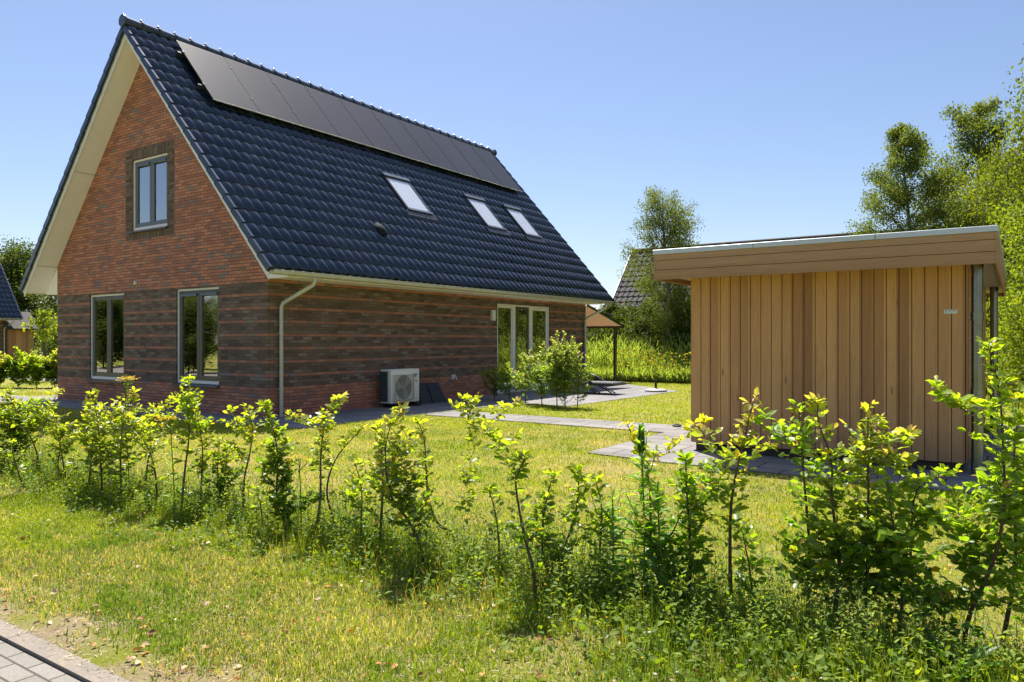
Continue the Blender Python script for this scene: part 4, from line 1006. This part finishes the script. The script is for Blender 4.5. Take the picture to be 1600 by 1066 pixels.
def vnoise(x, y, sc, seed):
    g = np.random.default_rng(seed).random((64, 64)); X = x*sc; Y = y*sc; xi = np.floor(X).astype(int); yi = np.floor(Y).astype(int); fx = X-xi; fy = Y-yi
    fx = fx*fx*(3-2*fx); fy = fy*fy*(3-2*fy); G = lambda a, b: g[a % 64, b % 64]
    return (G(xi,yi)*(1-fx)+G(xi+1,yi)*fx)*(1-fy)+(G(xi,yi+1)*(1-fx)+G(xi+1,yi+1)*fx)*fy
def grass(name, n, xr, yr, h, wdt, greens, drys, seed, dryness=.45, lean=.5, keep=None, hvar=.5, patch=.55, wide=0.):
    g = np.random.default_rng(seed); x = g.uniform(*xr, n); y = g.uniform(*yr, n)
    # inside the picture's wedge plus a margin
    rx = x*RX+y*RY; rz = -x*RY+y*RX
    ok = (rz > 1.) & ((np.abs(rx) < rz*.72+1.2+wide))
    for p in PAVED: ok &= ~in_poly(x, y, p)
    ns = .6*vnoise(x, y, 1.1, 1)+.4*vnoise(x, y, 4.2, 2)
    if keep is not None: ok &= keep(x, y, ns, g)
    x, y, ns = x[ok], y[ok], ns[ok]; n = len(x)
    hh = h*(1+g.normal(0, hvar*.6, n)).clip(.35, 2.2)*(.7+.6*vnoise(x, y, 2.7, 5)); ww = wdt*g.uniform(.6,1.3,n); az = g.uniform(0, 2*pi, n); ln = np.abs(g.normal(0, lean, n)).clip(0,1.6); fa = g.uniform(0, 2*pi, n)
    bx, by = np.cos(fa)*ww/2, np.sin(fa)*ww/2; dx, dy = np.cos(az), np.sin(az)
    l1 = np.sin(ln*.5); l2 = np.sin(ln)
    V = np.empty((n, 5, 3)); z0 = 0
    V[:,0] = np.stack([x-bx, y-by, np.full(n,-.003)],1); V[:,1] = np.stack([x+bx, y+by, np.full(n,-.003)],1)
    mx, my, mz = x+dx*l1*hh*.5, y+dy*l1*hh*.5, hh*.55*np.cos(ln*.4)
    V[:,2] = np.stack([mx+bx*.8, my+by*.8, mz],1); V[:,3] = np.stack([mx-bx*.8, my-by*.8, mz],1)
    V[:,4] = np.stack([x+dx*l2*hh, y+dy*l2*hh, hh*np.cos(ln*.8)],1)
    F = (np.array([(0,1,2),(0,2,3),(3,2,4)])[None]+(np.arange(n)*5)[:,None,None]).reshape(-1,3)
    d = (g.random(n) < (dryness*(.3+1.6*(ns > patch)))).astype(float)[:,None]; a = (np.clip((vnoise(x,y,.8,41)*.6+vnoise(x,y,3.1,42)*.4-.5)*2.2+.5,0,1)[:,None]*.6+g.random((n,1))*.4)
    cg = np.array(greens[0])*(1-a)+np.array(greens[1])*a; cd = np.array(drys[0])*(1-a)+np.array(drys[1])*a
    c = (cg*(1-d)+cd*d)*g.uniform(.75,1.2,(n,1))
    o = np_mesh(name, V.reshape(-1,3), F, M['blade'], col=np.repeat(c, 5, axis=0)); tag(o, kind='stuff'); print(name, n); return o
GR = ((.09,.17,.015),(.28,.33,.03)); DR = ((.32,.25,.07),(.50,.40,.16))
o = grass('side_verge_grass', 60000, (-18,4.5), (1.70,12), .045, .007, ((.09,.18,.015),(.30,.37,.03)), ((.36,.30,.11),(.52,.43,.2)), 26, .28, .8, wide=4.); tag(o, 'grass along the road beyond both ends of the picture', 'grass')
o = grass('verge_grass', 330000, (-11,1.2), (1.70,3.9), .036, .0044, ((.08,.17,.015),(.30,.37,.03)), ((.36,.33,.17),(.52,.48,.32)), 21, .22, .95, lambda x,y,ns,g: g.random(len(x)) < np.clip((y-1.70-.30*vnoise(x,y,3.3,77))*5.,0,1)*(1.1-.95*np.clip((vnoise(x,y,1.7,8)*.6+vnoise(x,y,6.,18)*.4-.5)*5,0,1))); tag(o, 'short yellow-green grass with dry patches on the verge by the road', 'grass')
o = grass('tall_grass', 75000, (-12,1.4), (2.75,4.4), .125, .0042, ((.09,.17,.015),(.26,.33,.03)), ((.30,.24,.09),(.42,.33,.15)), 22, .18, .45, lambda x,y,ns,g: g.random(len(x)) < np.exp(-((y-3.6)/.34)**2)*(.25+1.2*(vnoise(x,y,1.6,9) > .45-.15*(x > -4)))); tag(o, 'long unmown grass growing along the foot of the hedge', 'grass')
o = grass('lawn_grass', 360000, (-22,2.5), (3.7,12), .028, .0065, ((.10,.18,.012),(.32,.37,.02)), ((.34,.31,.10),(.48,.43,.22)), 23, .30, .9, lambda x,y,ns,g: g.random(len(x)) < (1-.35*(ns>.6))*np.clip(1.1-((y-3.7)/22),.4,1)); tag(o, 'mown yellow-green lawn between hedge and house', 'grass')
o = grass('back_lawn_grass', 150000, (-12,6), (11.5,26), .034, .010, ((.15,.24,.012),(.33,.39,.02)), ((.32,.30,.06),(.44,.38,.12)), 24, .12, .5); tag(o, 'brighter green lawn behind the path and beside the terrace', 'grass')
o = grass('side_lawn_grass', 50000, (-60,-20), (1,18), .05, .014, GR, DR, 25, .3, .5); tag(o, 'sunlit grass beyond the left corner of the house', 'grass')

# weeds: low broad leaves and clover under the hedge
g = np.random.default_rng(31); n = 13000
x = g.uniform(-11, 1.3, n); y = 3.45+g.normal(0,.30,n); k = (y > 2.7) & (vnoise(x,y,2.1,12) > .42-.10*(x > -4)); x, y = x[k], y[k]; n = len(x)
z = np.abs(g.normal(0,.05,n))+.01+.05*(vnoise(x,y,3,4)); az = g.uniform(0,2*pi,n); el = g.normal(.25,.4,n)
V, F = scatter(LV, LT, np.stack([x,y,z],1), frames(np.stack([np.cos(az)*np.cos(el), np.sin(az)*np.cos(el), np.sin(el)],1), np.tile((0,0,1.),(n,1))+g.normal(0,.3,(n,3))), g.uniform(.015,.045,n)*(1+.15*(x > -3.5)))
a = g.random((n,1)); o = np_mesh('ground_weeds', V, F, M['weed_leaf'], col=np.repeat(np.array((.07,.14,.018))*(1-a)+np.array((.20,.27,.03))*a, len(LV), axis=0)); tag(o, 'low broad-leaved weeds and clover at the foot of the hedge', 'weeds', kind='stuff')
# small weeds in the verge
n = 9000; x = g.uniform(-10,1.2,n); y = g.uniform(1.9,3.4,n); k = vnoise(x,y,2.4,15) > .62; x, y = x[k], y[k]; n = len(x); z = g.uniform(.004,.03,n); az = g.uniform(0,2*pi,n); el = g.normal(.3,.3,n)
V, F = scatter(LV, LT, np.stack([x,y,z],1), frames(np.stack([np.cos(az)*np.cos(el), np.sin(az)*np.cos(el), np.sin(el)],1), np.tile((0,0,1.),(n,1))), g.uniform(.012,.035,n))
a = g.random((n,1)); o = np_mesh('verge_weeds', V, F, M['weed_leaf'], col=np.repeat(np.array((.09,.17,.02))*(1-a)+np.array((.24,.30,.03))*a, len(LV), axis=0)); tag(o, 'small flat weeds between the grass of the verge', 'weeds', kind='stuff')
n = 16000; x = g.uniform(-14,1.5,n); y = g.uniform(4.0,10.5,n); k = (vnoise(x,y,1.3,95) > .55) & ~in_poly(x,y,PAVED[0]) & ~in_poly(x,y,PAVED[1]); x, y = x[k], y[k]; n = len(x); z = g.uniform(.01,.035,n); az = g.uniform(0,2*pi,n); el = g.normal(.2,.3,n)
V, F = scatter(LV, LT, np.stack([x,y,z],1), frames(np.stack([np.cos(az)*np.cos(el), np.sin(az)*np.cos(el), np.sin(el)],1), np.tile((0,0,1.),(n,1))), g.uniform(.018,.045,n))
a = g.random((n,1)); o = np_mesh('lawn_clover', V, F, M['weed_leaf'], col=np.repeat(np.array((.09,.17,.02))*(1-a)+np.array((.22,.29,.03))*a, len(LV), axis=0)); tag(o, 'patches of clover and flat weeds in the lawn', 'clover', kind='stuff')
# upright weeds tangled between the hedge stems
n = 2900; x = g.uniform(-11,1.3,n); y = 3.64+g.normal(0,.18,n); k = vnoise(x,y,1.2,71)+.25*(x > -3.6) > .38; x, y = x[k], y[k]; n = len(x)
h = g.uniform(.10,.42,n)*(.7+.7*vnoise(x,y,1.7,72)); ml = 16; t_ = np.tile((np.arange(ml)+.6)/ml, n); xs, ys, hs = np.repeat(x,ml), np.repeat(y,ml), np.repeat(h,ml)
lx, ly = np.repeat(g.normal(0,.12,n),ml), np.repeat(g.normal(0,.12,n),ml); az = np.tile(np.arange(ml)*2.4,n)+np.repeat(g.uniform(0,6,n),ml); el = g.normal(.45,.35,n*ml)
P_ = np.stack([xs+lx*hs*t_*2, ys+ly*hs*t_*2, hs*t_],1); sz_ = np.repeat(g.choice([.016,.024,.034,.045],n),ml)*(1.3-.8*t_)
T = LV.copy(); T[:,1] *= .8; V, F = scatter(T, LT, P_, frames(np.stack([np.cos(az)*np.cos(el), np.sin(az)*np.cos(el), np.sin(el)],1), np.tile((0,0,1.),(n*ml,1))+g.normal(0,.3,(n*ml,3))), sz_)
a = np.repeat(g.random((n,1)),ml,axis=0); cc = (np.array((.09,.18,.02))*(1-a)+np.array((.27,.34,.05))*a)*g.uniform(.8,1.2,(n*ml,1))
o = np_mesh('hedge_weeds', V, F, M['weed_leaf'], col=np.repeat(cc, len(LV), axis=0)); tag(o, 'upright leafy weeds tangled between the stems of the hedge', 'weeds', kind='stuff')
s_ = np.empty((n,4,3)); s_[:,0] = np.stack([x-.0015,y,x*0],1); s_[:,1] = np.stack([x+.0015,y,x*0],1); top = np.stack([x+lx[::ml]*h*2, y+ly[::ml]*h*2, h],1); s_[:,2] = top+np.array((.0007,0,0)); s_[:,3] = top-np.array((.0007,0,0))
o = np_mesh('weed_stalks', s_.reshape(-1,3), np.arange(n*4).reshape(n,4), M['stalk']); tag(o, 'thin stalks of the weeds between the hedge stems', 'weeds', kind='stuff')
# fallen leaves
n = 1250; x = g.uniform(-9,1.2,n); y = np.concatenate([g.uniform(1.75,3.6,600), 1.72+np.abs(g.normal(0,.22,300)), g.normal(3.5,.25,150), g.uniform(3.7,9.5,200)]); k = ~in_poly(x,y,PAVED[1]); x, y = x[k], y[k]; n = len(x)
T = LV.copy(); T[:,1] *= 1.3; T[:,2] *= 2.5; az = g.uniform(0,2*pi,n)
V, F = scatter(T, LT, np.stack([x,y,g.uniform(.008,.03,n)],1), frames(np.stack([np.cos(az),np.sin(az),g.normal(0,.25,n)],1), np.tile((0,0,1.),(n,1))+g.normal(0,.45,(n,3))), g.uniform(.018,.042,n))
pc = np.array([(.40,.14,.03),(.46,.20,.05),(.26,.12,.05),(.46,.36,.22),(.34,.24,.13)])[g.integers(0,5,n)]*g.uniform(.8,1.2,(n,1))
o = np_mesh('leaf_litter', V, F, M['dead'], col=np.repeat(pc, len(T), axis=0)); tag(o, 'fallen orange and pale brown leaves lying in the grass', 'fallen leaves', kind='stuff')
# dead straw and twig bits lying between the blades
n = 60000; x = g.uniform(-9.5,1.2,n); y = g.uniform(1.62,4.6,n); az = g.uniform(0,2*pi,n)
T = np.array([(0,-.05,0),(1,-.03,0),(1,.03,.0),(0,.05,0)]); TF = np.array([(0,1,2,3)])
V, F = scatter(T, TF, np.stack([x,y,g.uniform(.004,.014,n)],1), frames(np.stack([np.cos(az),np.sin(az),g.normal(0,.12,n)],1), np.tile((0,0,1.),(n,1))+g.normal(0,.2,(n,3))), g.uniform(.008,.035,n))
pc = np.array([(.45,.36,.22),(.30,.21,.12),(.55,.46,.30),(.16,.10,.06),(.25,.25,.06)])[g.integers(0,5,n)]*g.uniform(.7,1.2,(n,1))
o = np_mesh('straw_litter', V, F, M['dead'], col=np.repeat(pc, 4, axis=0)); tag(o, 'dead straw and bits of twig lying on the soil of the verge', 'dead grass', kind='stuff')
# small flowers in the grass: white clover and yellow composites
def dots(name, n, xr, yr, zr, sz, col, lab, f=None, kk=6):
    g = np.random.default_rng(n); x = g.uniform(*xr,n); y = g.uniform(*yr,n); z = g.uniform(*zr,n)
    ok = np.ones(n,bool)
    for p in PAVED: ok &= ~in_poly(x,y,p)
    if f is not None: ok &= f(x,y,g)
    x,y,z = x[ok],y[ok],z[ok]; n = len(x)
    T = np.array([(cos(2*pi*a/kk),sin(2*pi*a/kk),0) for a in range(kk)]+[(0,0,.45),(0,0,-.4)]); TF = np.array([(a,(a+1)%kk,kk) for a in range(kk)]+[((a+1)%kk,a,kk+1) for a in range(kk)])
    V, F = scatter(T, TF, np.stack([x,y,z],1), frames(g.normal(0,.3,(n,3))+np.array((1,0,0)), g.normal(0,.3,(n,3))+np.array((0,0,1.))), sz*g.uniform(.7,1.3,n))
    o = np_mesh(name, V, F, M['petal'], col=np.repeat(np.array(col)[None]*g.uniform(.75,1.1,(n,1)), len(T), axis=0)); tag(o, lab, 'wildflowers', kind='stuff')
    # stalks
    s = np.empty((n,3,3)); s[:,0] = np.stack([x-.001,y,z*0],1); s[:,1] = np.stack([x+.001,y,z*0],1); s[:,2] = np.stack([x,y,z],1)
    return x, y, z
dots('clover_flowers', 230, (-8,1.2), (2.9,3.7), (.03,.11), .010, (.62,.58,.50), 'small white clover heads in the grass along the hedge')
dots('yellow_flowers', 340, (-9,1.2), (2.2,5.2), (.03,.16), .007, (.70,.50,.03), 'tiny yellow flowers scattered through the grass')
dots('lawn_daisies', 120, (-9,-1), (9,22), (.02,.05), .018, (.62,.50,.30), 'pale specks of flowers in the back lawn')

# wildflower meadow at the far end of the garden
g = np.random.default_rng(51); n = 24000
x = g.uniform(-13.5, 1, n); y = 23.35+np.abs(g.normal(0, 1.15, n)); h = (.80+.75*vnoise(x,y,.9,3)+.35*np.clip((y-24)/2,0,1))*g.uniform(.25,1.15,n)*np.clip((y-23.2-.5*vnoise(x,y,1.9,61))/1.0,.25,1)
nl = 3; xs = np.repeat(x,nl); ys = np.repeat(y,nl); zs = np.repeat(h,nl)*g.uniform(.05,1,n*nl); az = g.uniform(0,2*pi,n*nl); el = g.normal(1.15,.28,n*nl)
T = LV.copy(); T[:,1] *= .12; cc = np.array((.22,.27,.11))[None]*(1-zs[:,None]*.0)+np.array((.12,.12,.03))[None]*g.random((n*nl,1))
V, F = scatter(T, LT, np.stack([xs+g.normal(0,.03,n*nl),ys,zs],1), frames(np.stack([np.cos(az)*np.cos(el),np.sin(az)*np.cos(el),np.sin(el)],1), g.normal(0,1,(n*nl,3))), g.uniform(.12,.34,n*nl))
o = np_mesh('wildflower_meadow', V, F, M['leaf'], col=np.repeat(cc, len(LV), axis=0)); tag(o, 'tall uncut meadow plants with yellow blooms beyond the terrace', 'meadow', kind='stuff')
x_, y_, z_ = dots('meadow_flowers', 1000, (-13,0), (23.2,24.4), (.45,1.1), .040, (.80,.70,.04), 'yellow and orange blooms standing in the meadow', lambda x,y,g: vnoise(x,y,1.3,33) > .42)
P_ = []; 
for i, (xx, yy, hh) in enumerate([(-10.9,24.6,1.5),(-10.2,25.,1.7),(-9.6,24.4,1.45),(-9.1,24.9,1.65),(-8.3,24.5,1.5),(-7.7,24.8,1.35)]):
    stalk_plant('tall_weed', (xx,yy), hh, ['tall weed in the meadow just right of the awning post','tallest meadow weed in front of the dark bushes','meadow weed above the parasol base','meadow weed left of the birch trunk','meadow weed in front of the birch trunk','meadow weed nearest the shed wall'][i], 'weed', .16, .5, 26, 0, YEL, .02, seed=70+i, branches=3)
for o in bpy.data.objects:
    if o.name.startswith('tall_weed'): o['group'] = 'tall weeds above the meadow'

# ---------------------------------------------------------------- trees
def tree_meshes(kind, seed, H, R, nleaf, leaf, base=.15, cols=((.035,.065,.012),(.10,.14,.025)), droop=0., clump=.28, nb=46):
    """crown and trunk meshes: limbs swept off the trunk at every height, leaves in clumps along limbs and twigs"""
    r = random.Random(seed); w = MB(); cl = []
    m9 = np.linspace(0,1,12); bx_, by_ = r.gauss(0,.03)*H, r.gauss(0,.03)*H
    bend = [Vector((bx_*sin(2.2*t)+.02*H*sin(5*t), by_*sin(1.8*t)+.015*H*sin(6*t+1), H*.97*t)) for t in m9]
    tr = (H*.010+.03) if kind == 'birch' else (H*.015+.04)
    w.tube(bend, [tr*(1-t)**.8+.003 for t in m9], 8)
    def at(t): i = min(10, int(t*11)); f = t*11-i; return bend[i].lerp(bend[i+1], f)
    def prof(t):
        if kind == 'birch': q = (.62+1.0*t) if t < .35 else .97*(1-(t-.35)/.65)**.50
        elif kind == 'oval': q = .55+.6*sin(pi*min(1,t*.95))**.7*(1 if t < .75 else .9)
        elif kind == 'bush': q = sqrt(max(.04, 1-(t*1.02)**2.6))
        else: q = sin(pi*(.15+.78*t))**.7
        return R*max(.13, q)*(r.uniform(.42,1.4) if kind == 'birch' else r.uniform(.55,1.22))
    for b in range(nb):
        tt = (b+.5)/nb; t = base+(1-base)*tt; az = b*2.399+r.gauss(0,.35); L_ = prof(tt)
        el = {'birch': .40+.50*tt, 'oval': .45+.6*tt, 'bush': .15+.9*tt, 'broad': .25+.75*tt}[kind]+r.gauss(0,.14)
        p = at(max(.02, t-(L_*sin(el)*.75)/H)); d = Vector((cos(az)*cos(el), sin(az)*cos(el), sin(el))); pts = [p.copy()]; m = 6
        for i in range(m):
            d = (d+Vector((r.gauss(0,.12), r.gauss(0,.12), r.gauss(.03-droop*.10*(i/m),.07)))).normalized(); p = p+d*(L_/m); pts.append(p.copy())
            f = (i+1)/m
            if f > (.4 if kind == 'birch' else .3):
                cl.append((p.copy(), (.16+.10*L_)*clump/.28))
                for q in range(2):
                    sd = (d*.6+Vector((r.gauss(0,.7), r.gauss(0,.7), r.gauss(.1-droop*.5,.4)))).normalized(); ls = (.18+L_*.30)*r.uniform(.4,1.1)*(1.1-.4*f); e1 = p+sd*ls
                    w.tube([p, p.lerp(e1,.5)+Vector((0,0,.02)), e1], [.008,.005,.003], 4, False)
                    cl.append((p.lerp(e1,.6), (.12+.07*L_)*clump/.28)); cl.append((e1, (.11+.06*L_)*clump/.28))
        w.tube(pts, [max(.004, min(tr*.4, .012+.012*L_)*(1-.85*i/m)) for i in range(m+1)], 5, False)
    for q in range(6): cl.append((at(.90+.10*q/6)+Vector((0,0,.04)), .07))
    E = np.array([e[0][:] for e in cl]); RD = np.array([e[1] for e in cl]); g = np.random.default_rng(seed)
    pw = RD**1.7*(.25+g.random(len(E))**1.3); pw /= pw.sum(); idx = g.choice(len(E), nleaf, p=pw)
    P = E[idx]+g.normal(0, 1, (nleaf,3)).clip(-1.7,1.7)*RD[idx][:,None]*np.array((.62,.62,.50)); P[:,2] -= np.abs(g.normal(0, droop*.16, nleaf))
    k = P[:,2] > .12; P = P[k]; idx = idx[k]; n = len(P)
    d = g.normal(0,1,(n,3)); d[:,2] -= .5+droop; up = g.normal(0,.8,(n,3)); up[:,2] += .7
    T = np.array([(0,0,0),(.5,.33,.06),(1,0,-.05),(.5,-.33,.06)]); TF = np.array([(0,1,2,3)])
    V, F = scatter(T, TF, P, frames(d, up), leaf*g.uniform(.6,1.25,n))
    cr = g.random(len(E)); a = (cr[idx]*.6+g.random(n)*.4)[:,None]; c = np.array(cols[0])*(1-a)+np.array(cols[1])*a
    crown = np_mesh('crown', V, F, M['tree_leaf'], col=np.repeat(c, 4, axis=0)); trunk = w.build('trunk', M['birch'] if kind in ('birch','oval') else M['bark'])
    cm, tm = crown.data, trunk.data; bpy.data.objects.remove(crown); bpy.data.objects.remove(trunk); return cm, tm
def put_tree(name, meshes, loc, sc, rz, lab, cat='tree', group=None):
    rt = empty(name, (loc[0], loc[1], -.02), rz, lab, cat, group); rt.scale = sc if hasattr(sc, '__len__') else (sc,)*3
    for nm, me in zip(('crown','trunk'), meshes):
        o = bpy.data.objects.new(nm, me); C.objects.link(o); o.parent = rt
    return rt
DG = ((.07,.11,.022),(.17,.215,.04)); MG = ((.07,.115,.018),(.19,.23,.035)); BG = ((.09,.16,.018),(.26,.31,.035))
birchA = tree_meshes('birch', 5, 8., 2.3, 54000, .068, .14, DG, .5, .30, 48)
birchB = tree_meshes('birch', 9, 9., 2.8, 72000, .07, .12, DG, .5, .30, 50)
birchC = tree_meshes('oval', 15, 7.2, 1.75, 42000, .066, .14, DG, .5, .28, 52)
broadA = tree_meshes('broad', 13, 9., 3.4, 60000, .11, .12, MG, .1, .5, 64)
broadD = tree_meshes('broad', 17, 8., 3.6, 30000, .17, .1, ((.035,.06,.014),(.09,.125,.025)), .1, .6, 50)
bushD = tree_meshes('bush', 21, 2.7, 1.6, 15000, .09, .04, ((.03,.06,.013),(.085,.12,.022)), .1, .32, 40)
bushB = tree_meshes('bush', 25, 5., 2.1, 42000, .085, .03, BG, .25, .35, 70)
put_tree('birch_tree', birchC, (-11.05,26.6), (.9,.9,1.), .4, 'slim birch between the house and the shed, in front of the far grey roof')
put_tree('birch_tree', birchB, (-2.85,27.0), (.95,.95,.95), 1.2, 'leftmost birch rising behind the shed roof')
put_tree('birch_tree', birchA, (-1.75,31.2), (1.2,1.2,1.27), 2.6, 'second birch behind the shed roof, right of the leftmost one')
put_tree('broad_tree', broadA, (1.7,25.6), (.80,.80,1.10), .2, 'tall leafy tree rising above the right end of the shed roof')
put_tree('birch_tree', birchB, (2.7,24.0), (1.0,1.0,1.45), 3.9, 'tallest tree at the right edge of the picture')
put_tree('broad_tree', broadA, (-1.0,27.6), (.55,.55,.70), 4.1, 'lower dark tree between the two birches behind the shed')
put_tree('broad_tree', broadA, (-.35,29.5), (.62,.62,.84), 3.1, 'mid-height leafy tree filling the gap between the second birch and the tall trees')
put_tree('broad_tree', broadA, (2.9,27.0), (.95,.95,1.22), 5.2, 'broad leafy tree behind the tallest one at the right picture edge')
put_tree('bright_shrub', bushB, (1.35,19.6), (.95,.95,1.0), 0., 'tall bright green hedge-like shrub right of the shed', 'shrub')
put_tree('bright_shrub', bushB, (.9,24.2), (1.1,1.1,1.15), 2., 'bright green shrub behind the rear corner of the shed', 'shrub')
put_tree('bright_shrub', bushB, (2.9,16.2), (.9,.9,.9), 4., 'bright green shrub at the right picture edge beside the shed', 'shrub')
DS = [(-16.2,29.2,1.05,'dark bush seen below the awning behind the house'),(-14.0,28.0,1.1,'dark bush just right of the awning post'),(-12.3,27.8,1.1,'dark bush left of the birch trunk'),(-10.3,27.6,1.15,'dark bush behind the birch trunk'),(-8.5,28.0,1.2,'dark bush right of the birch, beside the shed wall'),(-6.5,28.6,1.05,'dark bush hidden behind the shed')]
for i, (x, y, s, lab) in enumerate(DS): put_tree('dark_bush', bushD, (x, y), s, i*1.3, lab, 'bush', 'dark bushes behind the meadow')
put_tree('broad_tree', broadD, (-9.1,29.4), (.40,.40,.50), 1., 'dark small tree filling the gap between birch and shed')
# trees beyond the left edge
LTs = [(-56,27.5,1.0),(-50.5,26.5,.85),(-60,34,1.2),(-47.,28.5,.80),(-65,27,1.1)]
for i, (x, y, s) in enumerate(LTs): put_tree('dark_tree', broadD, (x, y), (s,s,s), i*1.7, ['dark tree with its top in the gap between neighbouring roof and gable','dark tree close to the left gable edge, right of the others','dark tree farthest back in the left gap','low dark tree just above the young bright tree','dark tree partly behind the neighbouring roof'][i], 'tree', 'dark trees beyond the left corner of the house' )
for i, (x, y, s) in enumerate([(-43.0,20.6,1.2),(-41.,21.5,1.25),(-45.5,22.5,1.3),(-48.5,23.5,1.3)]): put_tree('dark_bush', bushD, (x, y), s, i*2.1, ['dark bush directly beside the left wall corner','dark bush right behind the young bright tree','dark bush between the young tree and the neighbouring wall','dark bush at the end of the neighbouring house'][i], 'bush', 'dark bushes beyond the left corner')
yt = put_tree('young_tree', tree_meshes('broad', 33, 2.55, .50, 560, .12, .62, ((.16,.25,.02),(.32,.38,.03)), .1, .16, 20), (-27.95,12.3), 1., 0., 'young bright green tree on a thin stem before the dark trees at left')
# woodland across the road and beside the plot (seen in the window glass)
k = 0
for (x, y, s) in [(-31,-2,.42),(-35,-5,.5),(-40,-3,.5),(-37,-9,.55),(-44,-8,.6),(-48,-2,.6),(-28,-9,.45),(-52,-10,.7),(-20,-20,.8),(-8,-20,1.),(6,-18,1.),(17,-8,1.1),(19,4,1.),(21,16,1.1),(17,27,1.2),(12,36,1.2),(4,42,1.1),(9,14,.8),(12,22,.9)]:
    put_tree('roadside_tree', broadA if k % 2 else broadD, (x, y), (s*.95,s*.95,s), k*1.1, 'leafy tree standing outside the picture around the plot', 'tree', 'trees around the plot'); k += 1
